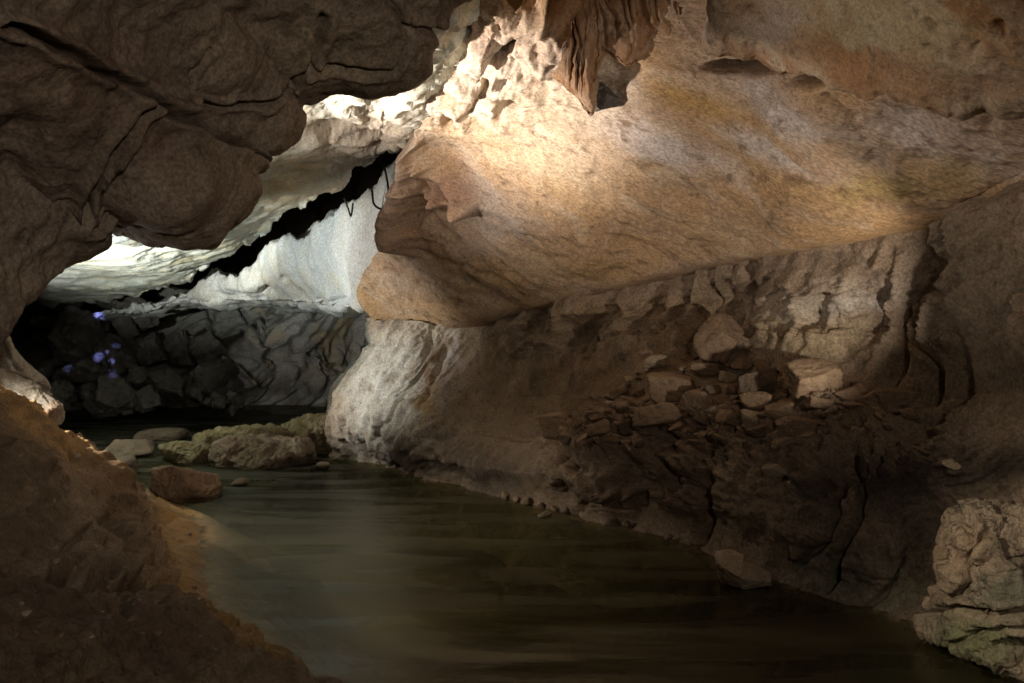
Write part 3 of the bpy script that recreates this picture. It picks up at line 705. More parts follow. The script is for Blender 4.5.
# ------------------------------------------------------------------ K: left mud bank
colsK = [
    [(-700, 300, 6), (-400, 330, 7.5), (-100, 376, 9.4), (0, 400, 10.4), (36, 418, 11.0), (60, 432, 11.4), (64, 446, 13), (84, 466, wl(466) - 0.6), (110, 478, wl(478)), (140, 492, 17)],
    [(-700, 340, 5), (-330, 375, 6), (-85, 395, 8.3), (4, 416, 9.6), (48, 436, 10.4), (80, 455, 10.8), (92, 470, 12.0), (118, 484, wl(484) - 0.6), (146, 496, wl(496)), (180, 508, 15)],
    [(-700, 440, 4), (-300, 440, 5), (-100, 443, 6.6), (20, 452, 8.5), (74, 478, 9.5), (108, 494, 10.0), (118, 506, 10.8), (142, 514, wl(514) - 0.4), (186, 518, wl(518)), (230, 530, 13)],
    [(-700, 560, 3), (-300, 530, 3.9), (-110, 510, 5.2), (25, 512, 7), (92, 528, 8.5), (122, 540, 9.0), (132, 550, 9.3), (156, 556, wl(556) - 0.1), (188, 560, wl(560)), (240, 575, 10)],
    [(-700, 700, 2.4), (-300, 640, 3), (-110, 600, 4.1), (35, 578, 5.7), (112, 588, 7.1), (142, 600, 7.5), (152, 606, 7.7), (174, 612, wl(612)), (200, 616, wl(616)), (260, 640, 7.9)],
    [(-700, 900, 1.9), (-250, 750, 2.5), (-70, 690, 3.4), (65, 655, 4.6), (164, 650, 5.8), (208, 650, 6.3), (226, 656, 6.5), (244, 664, wl(664)), (272, 672, wl(672)), (330, 700, 6.5)],
    [(-700, 1300, 1.5), (-200, 950, 2.0), (-40, 820, 2.9), (100, 745, 3.9), (190, 705, 5.1), (258, 694, 5.8), (276, 692, 6.0), (290, 700, wl(700)), (316, 708, wl(708)), (390, 760, 5.7)],
    [(-700, 1900, 1.1), (-200, 1400, 1.5), (0, 1100, 2.0), (170, 930, 2.8), (250, 840, 3.6), (320, 815, 4.2), (340, 815, 4.4), (352, 820, wl(820)), (385, 835, wl(835)), (540, 900, 4.2)],
    [(-900, 5000, 0.5), (-200, 4000, 0.6), (200, 3000, 0.8), (400, 2300, 1.1), (560, 1800, 1.5), (620, 1600, 1.72), (640, 1580, 1.76), (650, 1590, wl(1590)), (680, 1640, wl(1640)), (740, 1900, 1.6)],
]
for i_, c_ in enumerate(colsK[:-1]):
    c_[-1] = inv(W(*c_[-2]) + np.array([0.55, 0.0, -0.16]))
    c_.append(inv(W(*c_[-2]) + np.array([1.9, 0.1, -0.95])))
colsK[-1].append((900, 2300, 1.6))
GK = [([(-20, 605), (60, 600), (130, 602), (190, 618), (230, 640)], 7, 0.16), ([(60, 500), (85, 540), (100, 590)], 5, 0.10), ([(40, 480), (70, 510), (110, 545), (135, 585)], 6, 0.10), ([(20, 540), (60, 575), (80, 600)], 4, 0.10),
      ([(0, 436), (18, 440)], 3, 0.14), ([(100, 520), (108, 535)], 8, 0.14), ([(100, 640), (115, 668), (130, 683)], 7, 0.25), ([(60, 560), (75, 545)], 3, 0.08)]


def disp_K(P, px, py, u, v):
    d = 0.14 * fbm(P * 0.7, 4) + 0.11 * ridged(P * np.array([1.2, 0.6, 1.2]), 5, 0.58) + 0.025 * fbm(P * 3, 5, 0.6) + 0.008 * ridged(P * 9, 3)
    fr = np.clip((py - 600) / 30, 0, 1)
    d += fr * 0.06 * ridged(P * 2.5, 4)
    ww = fbm(P * 2, 3) * 8
    for ln_, w, dep in GK:
        w = w * 0.7
        d -= 1.7 * dep * np.exp(-(seg_dist(px + ww, py + ww, ln_) / w) ** 2)
    return d * np.clip((8.5 - ROW[0]) / 1.5, 0.12, 1)


o = sheet('river_bank', colsK, 420, 300, M_BANK, disp_K,
          blobs=[(40, 420, 90, 36, 35, (0.50, 0.31, 0.13), 0.95), (170, 530, 34, 80, -8, (0.46, 0.27, 0.09), 0.97), (230, 640, 80, 26, 35, (0.42, 0.27, 0.10), 0.97), (70, 530, 26, 60, -20, (0.33, 0.26, 0.19), 0.8), (130, 560, 40, 50, 0, (0.25, 0.18, 0.12), 0.8),
                 (60, 660, 170, 36, 10, (0.13, 0.09, 0.06), 0.8), (110, 460, 40, 30, 40, (0.16, 0.09, 0.05), 0.7)])  # wide dark blob paints the shadow over the front lump
tag(o, 'orange brown mud bank sloping from the lower left corner to the river', 'river bank', kind='structure')

# ------------------------------------------------------------------ river and bed
def plane(name, x0, x1, y0, y1, nx, ny, zf, mat):
    xs, ys = np.meshgrid(np.linspace(x0, x1, nx), np.linspace(y0, y1, ny), indexing='ij')
    P = np.stack([xs, ys, xs * 0], -1).reshape(-1, 3)
    P[:, 2] = zf(P)
    return mesh_obj(name, P, grid_quads(nx, ny), mat)


o = plane('river_bed', -14, 10, 0.2, 42, 120, 200, lambda P: -0.75 + 0.14 * fbm(P * 0.6, 4), M_BED)
tag(o, 'olive silt river bed under the water', 'river bed', kind='structure')
def water_sheet():
    xs, ys = np.meshgrid(np.linspace(-14, 10, 260), np.linspace(0.2, 42, 330), indexing='ij')
    P = np.stack([xs, ys, xs * 0], -1).reshape(-1, 3)
    clear = np.zeros(len(P))
    for k, p in enumerate(P):                      # how much water lies over the bank and the wall foot at each point
        if p[1] > 24: continue
        best = 0.7
        for nm in ('river_bank', 'cave_wall'):
            h = SHEETS[nm].ray_cast(Vector((p[0], p[1], 0.0)), Vector((0, 0, -1)), 1.0)
            if h[0] is not None: best = min(best, h[3])
        clear[k] = math.exp(-best / 0.16)
    t = np.zeros((len(P), 4)); t[:, 3] = clear; t[:, :3] = 1
    return mesh_obj('river_water', P, grid_quads(260, 330), M_WATER, tint=t)


o = water_sheet()
tag(o, 'still murky olive river between the mud bank and the right wall', 'water', kind='structure')

# shell closing the cave round and behind the camera
def shell():
    vs, n, m = [], 64, 24
    for i in range(n):
        a = 2 * math.pi * i / (n - 1)
        for j in range(m):
            y = -16 + 19 * j / (m - 1)
            r = 1 + 0.10 * math.sin(3 * a + j) + 0.06 * math.sin(7 * a - 2 * j)
            k = min(1.0, (0.15 + j / 4.0))
            vs.append((8.5 * r * k * math.cos(a) + 0.2, y, 1.8 + 5.2 * r * k * math.sin(a)))
    return np.array(vs), grid_quads(n, m)


v_, q_ = shell()
o = mesh_obj('cave_passage', v_, q_, M_OVER)
tag(o, 'brown rock passage closing round behind the viewpoint', 'cave wall', kind='structure')

# ------------------------------------------------------------------ stones
_ico = {}


def ico(sub):
    if sub not in _ico:
        bm = bmesh.new(); bmesh.ops.create_icosphere(bm, subdivisions=sub, radius=1)
        _ico[sub] = (np.array([v.co[:] for v in bm.verts]), np.array([[v.index for v in f.verts] for f in bm.faces]))
        bm.free()
    return _ico[sub]


def stone(name, center, size, mat, seed, rot=(0, 0, 0), nplanes=12, sub=4, k=14.0, noise=0.06, box=False, sink=0.0):
    """an angular broken stone: a ball cut by random planes, edges a little worn"""
    r = np.random.default_rng(seed)
    D, T = ico(sub)
    n = r.normal(size=(nplanes, 3)); n /= np.linalg.norm(n, axis=1)[:, None]
    dd = r.uniform(0.66, 1.0, nplanes)
    if box:
        ax = np.array([[1, 0, 0], [-1, 0, 0], [0, 1, 0], [0, -1, 0], [0, 0, 1], [0, 0, -1]], float) + r.normal(size=(6, 3)) * 0.13
        n = np.concatenate([ax / np.linalg.norm(ax, axis=1)[:, None], n]); dd = np.concatenate([np.full(6, 0.86), dd + 0.28])
    k = k * 2.2
    c = np.maximum(D @ n.T, 0.02) / dd
    rad = 1.0 / (np.sum(c ** k, axis=1)) ** (1 / k)
    V = D * np.minimum(rad, 1.5)[:, None]
    V = V * (1 + noise * fbm(D * 1.8 + seed * 3.1, 4) + noise * 0.8 * ridged(D * 3.1 + seed, 5, 0.62))[:, None]
    V = V * np.array(size)
    R = np.array(Euler(rot).to_matrix())
    V = V @ R.T
    base = np.array(center, float); base[2] += V[:, 2].min()
    V = V + np.array(center)
    return mesh_obj(name, V, T, mat, origin=base)


def outline_rock(name, outline, d, thick, mat, seed, cuts=7, noise=0.05, res=80, facet=0.06, blobs=(), grooves=(), keep=0.95, rough=1.0):
    """a rock of real thickness whose front outline is measured in the photograph: a block, chipped by planes, then weathered"""
    r = np.random.default_rng(seed)
    pts = np.array([W(x, y, d) for x, y in outline]); ctr = pts.mean(0)
    toward = np.array([0, 0, H]) - ctr; toward /= np.linalg.norm(toward)
    n = len(pts)
    bm = bmesh.new()
    fr = [bm.verts.new(p + toward * thick) for p in pts]; bk = [bm.verts.new(p - toward * thick) for p in pts]
    bm.faces.new(fr); bm.faces.new(bk[::-1])
    for k in range(n): bm.faces.new((fr[k], bk[k], bk[(k + 1) % n], fr[(k + 1) % n]))
    bmesh.ops.recalc_face_normals(bm, faces=bm.faces)
    me = bpy.data.meshes.new('block'); bm.to_mesh(me); bm.free()
    tmp = bpy.data.objects.new('block', me); COL.objects.link(tmp)
    ext = np.ptp(pts, axis=0).max()
    md = tmp.modifiers.new('r', 'REMESH'); md.mode = 'VOXEL'; md.voxel_size = ext / res
    dg = bpy.context.evaluated_depsgraph_get(); dg.update()
    ev = tmp.evaluated_get(dg); em = ev.to_mesh()
    V = np.zeros(len(em.vertices) * 3); em.vertices.foreach_get('co', V); V = V.reshape(-1, 3)
    Q = np.array([list(p.vertices) for p in em.polygons if len(p.vertices) == 4])
    ev.to_mesh_clear(); bpy.data.objects.remove(tmp); bpy.data.meshes.remove(me)
    up = np.array([0, 0, 1.0]); right = np.cross(up, toward)
    for k in range(cuts):
        a = 2 * math.pi * (k + r.uniform(0, 0.8)) / cuts
        lat = math.cos(a) * right + math.sin(a) * up
        R = ((pts - ctr) @ lat).max()
        nn = toward * r.uniform(0.35, 1.3) + lat; nn /= np.linalg.norm(nn)
        q = ctr + toward * thick * r.uniform(0.25, 0.8) + lat * R * r.uniform(0.45, 0.85)
        s_ = np.maximum((V - q) @ nn, 0)
        V = V - nn * (s_ * keep)[:, None]
    E = np.concatenate([Q[:, [0, 1]], Q[:, [1, 2]], Q[:, [2, 3]], Q[:, [3, 0]]])
    cnt = np.bincount(E.ravel(), minlength=len(V))[:, None]
    for _ in range(4):
        A = np.zeros_like(V); np.add.at(A, E[:, 0], V[E[:, 1]]); np.add.at(A, E[:, 1], V[E[:, 0]])
        V = V + 0.6 * (A / np.maximum(cnt, 1) - V)
    fn = np.cross(V[Q[:, 2]] - V[Q[:, 0]], V[Q[:, 3]] - V[Q[:, 1]])
    N = np.zeros_like(V)
    for k in range(4): np.add.at(N, Q[:, k], fn)
    N /= np.linalg.norm(N, axis=1)[:, None] + 1e-12
    if ((V - ctr) * N).sum(1).mean() < 0: N = -N
    sc = ext / 2
    rel = (V - ctr) / sc + seed * 1.7
    rw = rel + 0.25 * np.stack([perlin(rel * 2), perlin(rel * 2 + 5), perlin(rel * 2 + 9)], 1)
    f1, f2, cid = worley(rw * 2.4)
    disp = noise * sc * (fbm(rel * 1.6, 6, 0.6) + 0.7 * ridged(rel * 3.2, 5, 0.62) * rough) + facet * sc * (cid - 0.5)
    px, py = proj(V)
    wob = fbm(rel * 4, 3) * 3
    for ln_, w, dep in grooves:
        disp -= dep * np.exp(-(seg_dist(px + wob, py + wob, ln_) / w) ** 2)
    V2 = V + N * disp[:, None]
    base = ctr.copy(); base[2] = V2[:, 2].min()
    return mesh_obj(name, V2, Q, mat, origin=base, tint=blob_tint(V, px, py, blobs))


# hanging wedge by the black gap
o = outline_rock('hanging_rock', [(594, 78), (606, 80), (620, 88), (629, 96), (622, 104), (606, 107), (596, 110), (590, 100)], 11.4, 0.25, M_GREY, 5, noise=0.05, facet=0.03)
tag(o, 'small dark grey rock knob stuck to the lit ceiling under the brown drapery', 'hanging rock')


# flowstone draperies
def drapery(name, top, bottom, d0, d1, mat, seed, folds, amp, label, thick=0.25):
    """hanging curtain: top and bottom edges measured left to right, pleated in depth"""
    nu, nv = 220, 90
    t = np.linspace(0, 1, nu)
    tx = cr(np.array(top, float), nu); bx = cr(np.array(bottom, float), nu)
    front, back = [], []
    for i in range(nu):
        s = np.linspace(0, 1, nv)
        tw = t[i] + 0.10 * math.sin(t[i] * 7.3 + seed * 5) + 0.05 * math.sin(t[i] * 17 + seed)
        f = amp * (abs(math.sin(tw * math.pi * folds + seed)) * (0.6 + 0.5 * math.sin(t[i] * 9 + seed * 3)) + 0.25 * abs(math.sin(tw * math.pi * folds * 2.7 + seed * 2)))
        edge = math.sin(math.pi * t[i]) ** 0.5
        col = []
        for k in s:
            x = tx[i, 0] + (bx[i, 0] - tx[i, 0]) * k; y = tx[i, 1] + (bx[i, 1] - tx[i, 1]) * k
            d = d0 + (d1 - d0) * k
            col.append(W(x, y, d - f * (1 - k ** 5) - 0.15 * edge * (1 - k ** 6)))
        front.append(col)
        back.append([W(tx[i, 0] + (bx[i, 0] - tx[i, 0]) * k, tx[i, 1] + (bx[i, 1] - tx[i, 1]) * k, d0 + (d1 - d0) * k + 0.02 + thick * edge * (1 - k ** 4)) for k in s])
    Fp = np.array(front).reshape(-1, 3); Bp = np.array(back).reshape(-1, 3)
    Fp[:, 1] += 0.16 * fbm(Fp * np.array([2.2, 1, 1.6]) + seed, 5, 0.6)
    Fp[:, 0] += 0.07 * fbm(Fp * np.array([2, 1, 2]) + seed + 5, 4)
    Fp[:, 2] += 0.05 * fbm(Fp * np.array([4, 1, 1]) + seed + 9, 4)
    Bp[:, 0] = Fp[:, 0]; Bp[:, 2] = Fp[:, 2]
    Q = grid_quads(nu, nv); n0 = nu * nv
    Q = np.concatenate([Q, Q[:, ::-1] + n0])
    rim = []
    for i in range(nu - 1):
        a, b = i * nv + nv - 1, (i + 1) * nv + nv - 1
        rim.append((a, b, b + n0, a + n0))
    for j in range(nv - 1):
        rim.append((j, j + 1, j + 1 + n0, j + n0)); a = (nu - 1) * nv + j
        rim.append((a + 1, a, a + n0, a + 1 + n0))
    V = np.concatenate([Fp, Bp])
    base = V.mean(0); base[2] = V[:, 2].min()
    o = mesh_obj(name, V, np.concatenate([Q, np.array(rim)]), mat, origin=base)
    return tag(o, label, 'flowstone')


drapery('flowstone_drapery', [(588, -80), (640, -80), (690, -80), (724, -70)], [(598, 48), (618, 64), (640, 58), (662, 62), (684, 58), (700, 46), (714, 8)], 9.2, 10.6, M_DRAPE, 1.3, 6, 0.24,
        'thick brown flowstone curtain hanging at the top of the ceiling, widest of the two', 0.4)
drapery('flowstone_drapery', [(566, 40), (582, 10), (604, -20), (624, -30)], [(552, 76), (566, 92), (578, 100), (590, 114), (598, 92), (606, 74), (620, 52)], 9.9, 11.3, M_DRAPE, 2.1, 5, 0.18,
        'narrow reddish flowstone drapery with a pointed tip, beside the dark hole in the ceiling', 0.4)


# cables in the black gap
def cable(px_line, d, rad, label):
    pts = cr(np.array([W(x, y, d) for x, y in px_line]), 40)
    vs, fs, ns = [], [], 8
    for i, p in enumerate(pts):
        tg = pts[min(i + 1, 39)] - pts[max(i - 1, 0)]; b = basis(tg, (0.1, 1, 0.2))
        for j in range(ns):
            a = 2 * math.pi * j / ns
            vs.append(p + rad * (math.cos(a) * b[1] + math.sin(a) * b[2]))
    for i in range(39):
        for j in range(ns):
            fs.append((i * ns + j, i * ns + (j + 1) % ns, (i + 1) * ns + (j + 1) % ns, (i + 1) * ns + j))
    V = np.array(vs); base = V.mean(0); base[2] = V[:, 2].min()
    o = mesh_obj('cable', V, fs, M_CABLE, origin=base)
    return tag(o, label, 'cable')


M_CABLE = bpy.data.materials.new('black_cable'); M_CABLE.use_nodes = True
M_CABLE.node_tree.nodes['Principled BSDF'].inputs['Base Color'].default_value = (0.012, 0.012, 0.012, 1)
M_CABLE.node_tree.nodes['Principled BSDF'].inputs['Roughness'].default_value = 0.5
cable([(372, 190), (374, 204), (382, 209), (388, 204), (388, 186), (384, 165)], 16.0, 0.018, 'black cable sagging in a loop across the gap in the ceiling')
cable([(344, 198), (348, 208), (351, 216), (353, 203)], 17.2, 0.016, 'short black cable end dangling over the white wall')


# stones in the river
o = outline_rock('river_slab', [(214, 446), (232, 441), (262, 439), (290, 440), (308, 441), (312, 452), (311, 466), (298, 471), (276, 476), (250, 476), (226, 471), (212, 458)], 18.0, 0.9, M_SLAB, 8, noise=0.06)
tag(o, 'long low mottled brown slab lying across the river below the pale buttress', 'rock')
o = outline_rock('river_slab', [(160, 447), (176, 444), (204, 446), (214, 452), (208, 462), (204, 473), (186, 472), (172, 462)], 18.4, 0.6, M_YELL, 9, noise=0.07)
tag(o, 'yellowish low slab touching the left end of the long mottled slab', 'rock')
o = outline_rock('river_slab', [(196, 440), (220, 435), (258, 431), (282, 434), (300, 440), (282, 448), (240, 449), (204, 447)], 19.2, 0.8, M_YELL, 12, noise=0.08)
tag(o, 'thin yellow brown slab on top of and behind the long mottled slab', 'rock')
o = outline_rock('river_slab', [(268, 436), (286, 428), (308, 421), (334, 415), (350, 420), (356, 440), (348, 454), (318, 456), (288, 452)], 20.0, 1.0, M_YELL, 14, noise=0.07)
tag(o, 'yellow algae-covered ledge of rock joined to the foot of the pale buttress', 'rock')
o = outline_rock('river_boulder', [(154, 470), (172, 468), (196, 474), (216, 476), (220, 488), (216, 500), (192, 501), (166, 499), (152, 488)], 14.4, 0.6, M_BROWN, 15, noise=0.05)
tag(o, 'reddish brown squared boulder at the water edge below the yellow slab', 'rock')
o = outline_rock('river_boulder', [(716, 552), (730, 550), (744, 556), (742, 562), (756, 566), (770, 574), (770, 585), (748, 588), (722, 586), (718, 570)], 9.0, 0.32, M_PALE, 16, noise=0.03, facet=0.04)
tag(o, 'tan two-lobed boulder at the waterline below the right wall', 'rock')
o = outline_rock('river_boulder', [(1100, 520), (1060, 500), (1030, 506), (1000, 508), (972, 512), (956, 520), (948, 545), (945, 566), (950, 586), (938, 596), (926, 610), (924, 632), (940, 642), (970, 648), (1000, 656), (1020, 668), (1060, 700), (1140, 700), (1160, 600)], 6.9, 0.6, M_FRONT, 17, noise=0.05, res=130, cuts=5, facet=0.13, grooves=[([(1030, 530), (985, 538), (968, 556), (975, 580), (950, 600)], 3, 0.10), ([(935, 612), (960, 606), (1000, 612), (1040, 600)], 3.5, 0.13), ([(985, 560), (1030, 556)], 3, 0.08), ([(950, 640), (990, 628), (1040, 622)], 3, 0.08)], blobs=[(990, 525, 60, 26, 0, (0.50, 0.40, 0.29), 0.8), (960, 560, 24, 40, 10, (0.44, 0.32, 0.21), 0.8), (1010, 580, 40, 22, -10, (0.20, 0.20, 0.14), 0.8), (990, 640, 70, 26, 10, (0.24, 0.25, 0.13), 0.85)])
tag(o, 'large pitted tan and olive boulder at the right edge of the picture, in the water', 'rock')
for i, (x, y, w, h, lab) in enumerate([(323, 466, 8, 3, 'small flat stone breaking the water right of the long mottled slab'), (240, 483, 8, 3, 'small orange stone just awash in front of the long mottled slab'),
                                       (546, 515, 6, 3, 'tiny stone breaking the dark water left of the right wall foot')]):
    d = wl(y + h * 0.5)
    o = stone('river_stone', W(x, y, d), (w / F * d, w / F * d, h / F * d * 1.3), M_SLAB, 40 + i, sub=3)
    tag(o, lab, 'rock')

# pale slabs on the left ledge
o = outline_rock('limestone_slab', [(-60, 352), (0, 372), (30, 384), (50, 398), (62, 406), (63, 425), (48, 420), (18, 410), (-60, 402)], 11.5, 0.35, M_WSLAB, 21, cuts=4, noise=0.03, facet=0.05, res=110, grooves=[([(-20, 380), (20, 392), (48, 408)], 1.6, 0.05)], blobs=[(50, 415, 8, 14, 20, (0.3, 0.2, 0.14), 0.8)])
tag(o, 'white broken slab lit brightly on top of the orange mud bank', 'rock')
o = outline_rock('limestone_slab', [(-60, 300), (-10, 316), (4, 334), (14, 352), (26, 366), (40, 378), (50, 388), (52, 396), (30, 390), (0, 380), (-60, 366)], 12.3, 0.5, M_WSLAB, 29, cuts=4, noise=0.03, facet=0.04, res=110, grooves=[([(0, 330), (4, 350), (20, 372)], 1.5, 0.10), ([(-10, 372), (20, 376), (50, 392)], 1.5, 0.06)])
tag(o, 'grey pale slab leaning above the white broken slab at the left edge', 'rock')

# breakdown stones on the right-hand slope: measured ones first
KEY = [  # px, py, width, height, material, box, label
    (670, 388, 46, 30, M_TAN, True, 'big smooth tan slab at the left end of the right wall rubble', 'big smooth tan slab'),
    (813, 380, 50, 30, M_TAN, True, 'tilted square tan slab at the top right of the rubble', 'tilted square tan slab'),
    (720, 343, 30, 42, M_BROWN, False, 'tall rounded slab leaning upright against the right wall', 'upright leaning slab'),
    (757, 384, 38, 26, M_DARK, True, 'dark brown slab in the middle of the rubble', 'dark brown slab'),
    (761, 400, 24, 18, M_TAN, False, 'rounded tan stone just below the dark brown slab', 'rounded tan stone'),
    (751, 420, 16, 24, M_PALE, False, 'upright pitted pale stone in the lower rubble', 'upright pitted stone'),
    (781, 410, 30, 15, M_TAN, True, 'flat tan slab tilted up to the right in the lower rubble', 'flat tilted slab'),
    (657, 363, 17, 12, M_PALE, False, 'small pale pointed stone above the big smooth tan slab', 'pale pointed stone'),
    (706, 367, 25, 13, M_TAN, True, 'tan block right of the big smooth tan slab', 'tan block'),
    (728, 378, 16, 11, M_PALE, True, 'small pale cube-shaped stone left of the dark brown slab', 'pale cube-shaped stone'),
    (887, 396, 40, 20, M_BROWN, False, 'wide olive brown boulder at the right end of the rubble', 'wide olive boulder'),
    (850, 396, 22, 16, M_BROWN, False, 'brown stone right of the tilted square tan slab', 'brown stone beside the square slab'),
    (818, 404, 26, 13, M_BROWN, True, 'flat brown stone under the tilted square tan slab', 'flat brown stone'),
    (657, 416, 48, 24, M_BROWN, True, 'long rough brown block below the big smooth tan slab', 'long rough brown block'),
    (702, 408, 32, 26, M_BROWN, False, 'crumbly brown lump right of the long rough block', 'crumbly brown lump'),
    (800, 426, 40, 18, M_BROWN, True, 'long pitted brown block in the bottom row of the rubble', 'long pitted block'),
    (760, 429, 20, 11, M_BROWN, False, 'low brown stone at the foot of the upright pitted stone', 'low brown stone'),
    (791, 389, 13, 7, M_PALE, True, 'thin pinkish chip wedged left of the tilted square tan slab', 'pinkish chip'),
    (772, 470, 20, 11, M_PALE, False, 'pale broken stone on the dark ledge below the rubble', 'pale ledge stone'),
    (951, 464, 16, 8, M_PALE, False, 'pale stone alone on the black shelf at the right', 'pale shelf stone'),
    (556, 424, 30, 26, M_TAN, True, 'pointed tan block on the slope left of the rubble', 'pointed tan block'),
]
LAND = []
for i, (x, y, w, h, m, bx, lab, short) in enumerate(KEY):
    p, nn = hit(x, y + h * 0.3, 'cave_wall')
    if p is None: continue
    d = p[1]
    sx, sz = w * 0.5 / F * d * 1.05, h * 0.5 / F * d * 0.92
    rr = np.random.default_rng(100 + i)
    c = W(x, y, d - 0.3 * min(sx, sz))
    o = stone('breakdown_rock', c, (sx, max(sx, sz) * 0.75, sz), m, 100 + i, rot=(rr.uniform(-.25, .25), rr.uniform(-.25, .25), rr.uniform(-.4, .4)), box=bx, nplanes=8, sub=5, k=26, noise=0.07)
    tag(o, lab, 'rock', 'breakdown rocks under the right wall')
    LAND.append((x, y, w, h, short))


def where(x, y):
    """words that place a stone beside the nearest landmark"""
    best = min(LAND, key=lambda L: (L[0] - x) ** 2 + 2 * (L[1] - y) ** 2)
    dx, dy = x - best[0], y - best[1]
    if abs(dx) > 1.2 * abs(dy): s = 'right of' if dx > 0 else 'left of'
    else: s = 'below' if dy > 0 else 'above'
    dist = math.hypot(dx, dy) / max(best[2], best[3])
    return best[4], s, dist


used = {}
rr = np.random.default_rng(5)
SMALL = []
tries = 0
while len(SMALL) < 120 and tries < 4000:
    tries += 1
    x = rr.uniform(560, 925); y = rr.uniform(355, 446)
    top = np.interp(x, [560, 610, 640, 700, 760, 830, 905, 925], [425, 400, 365, 350, 358, 378, 392, 400])
    bot = np.interp(x, [560, 610, 700, 800, 925], [440, 446, 448, 446, 420])
    if not top < y < bot: continue
    w = rr.uniform(4, 11) if rr.random() < 0.62 else rr.uniform(12, 28)
    if any(abs(x - a) < (w + b) * 0.33 and abs(y - c_) < (w * 0.6 + h_) * 0.33 for a, c_, b, h_, *_ in LAND): continue
    if any(math.hypot(x - a, (y - b) * 1.3) < (w + c_) * 0.36 for a, b, c_ in SMALL): continue
    SMALL.append((x, y, w))
SIZE = lambda w: 'tiny' if w < 8 else 'small' if w < 13 else 'medium-sized'
for i, (x, y, w) in enumerate(SMALL):
    h = w * rr.uniform(0.3, 0.62)
    p, nn = hit(x, y + h * 0.3, 'cave_wall')
    if p is None: continue
    d = p[1]; s = w * 0.5 / F * d
    mi = rr.choice(4, p=[0.3, 0.4, 0.22, 0.08])
    m, cn = [(M_TAN, 'tan'), (M_BROWN, 'brown'), (M_DARK, 'dark brown'), (M_PALE, 'pale')][mi]
    o = stone('breakdown_rock', W(x, y, d - 0.25 * s), (s, s * rr.uniform(0.7, 1.1), h * 0.5 / F * d), m, 300 + i, rot=tuple(rr.uniform(-.6, .6, 3)), nplanes=10, sub=4 if w > 9 else 3, k=26, noise=0.09, box=rr.random() < 0.5)
    nm, s_, dist = where(x, y)
    lab = f"{SIZE(w)} {cn} stone {'just ' if dist < 0.9 else ''}{s_} the {nm} in the rubble"
    used.setdefault(lab, []).append((o, x, y))
    tag(o, lab, 'rock', 'breakdown rocks under the right wall')
for lab, lst in used.items():
    if len(lst) < 2: continue
    xs = sorted(lst, key=lambda t: t[1]); ys = sorted(lst, key=lambda t: t[2])
    for k, (o, x, y) in enumerate(xs):
        if len(lst) == 2: o['label'] = ('left-hand ' if k == 0 else 'right-hand ') + lab
        elif len(lst) == 3: o['label'] = ['leftmost ', 'middle ', 'rightmost '][k] + lab
        else: o['label'] = lab

# pebbles along the right waterline
PEB = [(505, 496, 9), (516, 499, 7), (527, 502, 9), (540, 505, 8), (553, 508, 7), (566, 510, 10), (583, 514, 8), (598, 518, 9), (612, 522, 12), (626, 524, 9), (668, 538, 8), (690, 544, 7)]
for i, (x, y, w) in enumerate(PEB):
    d = wl(y + 3); s = w * 0.5 / F * d
    o = stone('shore_stone', W(x, y, d), (s, s, s * 0.7), [M_TAN, M_BROWN, M_SLAB][i % 3], 500 + i, sub=3, rot=tuple(rr.uniform(-.6, .6, 3)))
    lab = ['first', 'second', 'third', 'fourth', 'fifth', 'sixth', 'seventh', 'eighth', 'ninth', 'tenth', 'eleventh', 'last'][i]
    tag(o, f'{lab} small stone from the buttress along the foot of the right wall', 'rock', 'stones along the right waterline')

for i in range(34):
    for _ in range(40):
        x = rr.uniform(5, 200); y = rr.uniform(420, 640)
        p, nn = hit(x, y, 'river_bank')
        if p is not None and p[2] > 0.03: break
    w = rr.uniform(2.5, 7.5); s = w * 0.5 / F * p[1]
    o = stone('bank_stone', p + np.array([0, 0, 0.15 * s]), (s, s * rr.uniform(0.7, 1.0), s * rr.uniform(0.4, 0.8)), [M_TAN, M_BROWN, M_PALE][i % 3], 900 + i, sub=3, rot=tuple(rr.uniform(-.6, .6, 3)), nplanes=9, noise=0.08)
    tag(o, 'small loose stone lying on the orange brown mud bank', 'rock', 'loose stones on the mud bank')

# fallen blocks at the far left of the back pool
FAR = [(78, 338, 40, 52, 'tall grey block at the upper left of the far rock pile'), (96, 322, 30, 26, 'grey block catching blue light under the far ceiling, top of the far pile'), (142, 316, 34, 36, 'wide pale grey block high in the middle of the far pile'),
       (115, 352, 26, 26, 'dim grey block with blue flecks of light in the far pile'), (80, 372, 44, 20, 'long tilted slab at the left foot of the far pile'), (112, 398, 44, 30, 'dark sloping block at the bottom left of the far pile'), (150, 350, 26, 32, 'narrow upright block right of the blue flecks in the far pile'),
       (175, 345, 24, 28, 'small squared block against the far fluted wall'), (220, 372, 34, 30, 'rounded pale boulder at the right end of the far pile'), (170, 388, 32, 24, 'broad dark block at the bottom middle of the far pile'), (200, 392, 30, 18, 'low block by the pool at the right of the far pile'), (245, 398, 34, 12, 'low stone awash at the foot of the far fluted wall'),
       (140, 378, 22, 20, 'small grey block in the centre of the far pile'), (126, 330, 20, 20, 'small dark block just left of the wide pale block in the far pile'), (60, 396, 30, 26, 'dark block at the far left water edge'), (208, 348, 22, 30, 'upright grey block beside the diagonal dark crack of the far wall'),
       (148, 402, 30, 14, 'flat dark stone at the edge of the back pool, lowest in the far pile'), (100, 366, 20, 22, 'grey block just below the bright blue fleck in the far pile')]
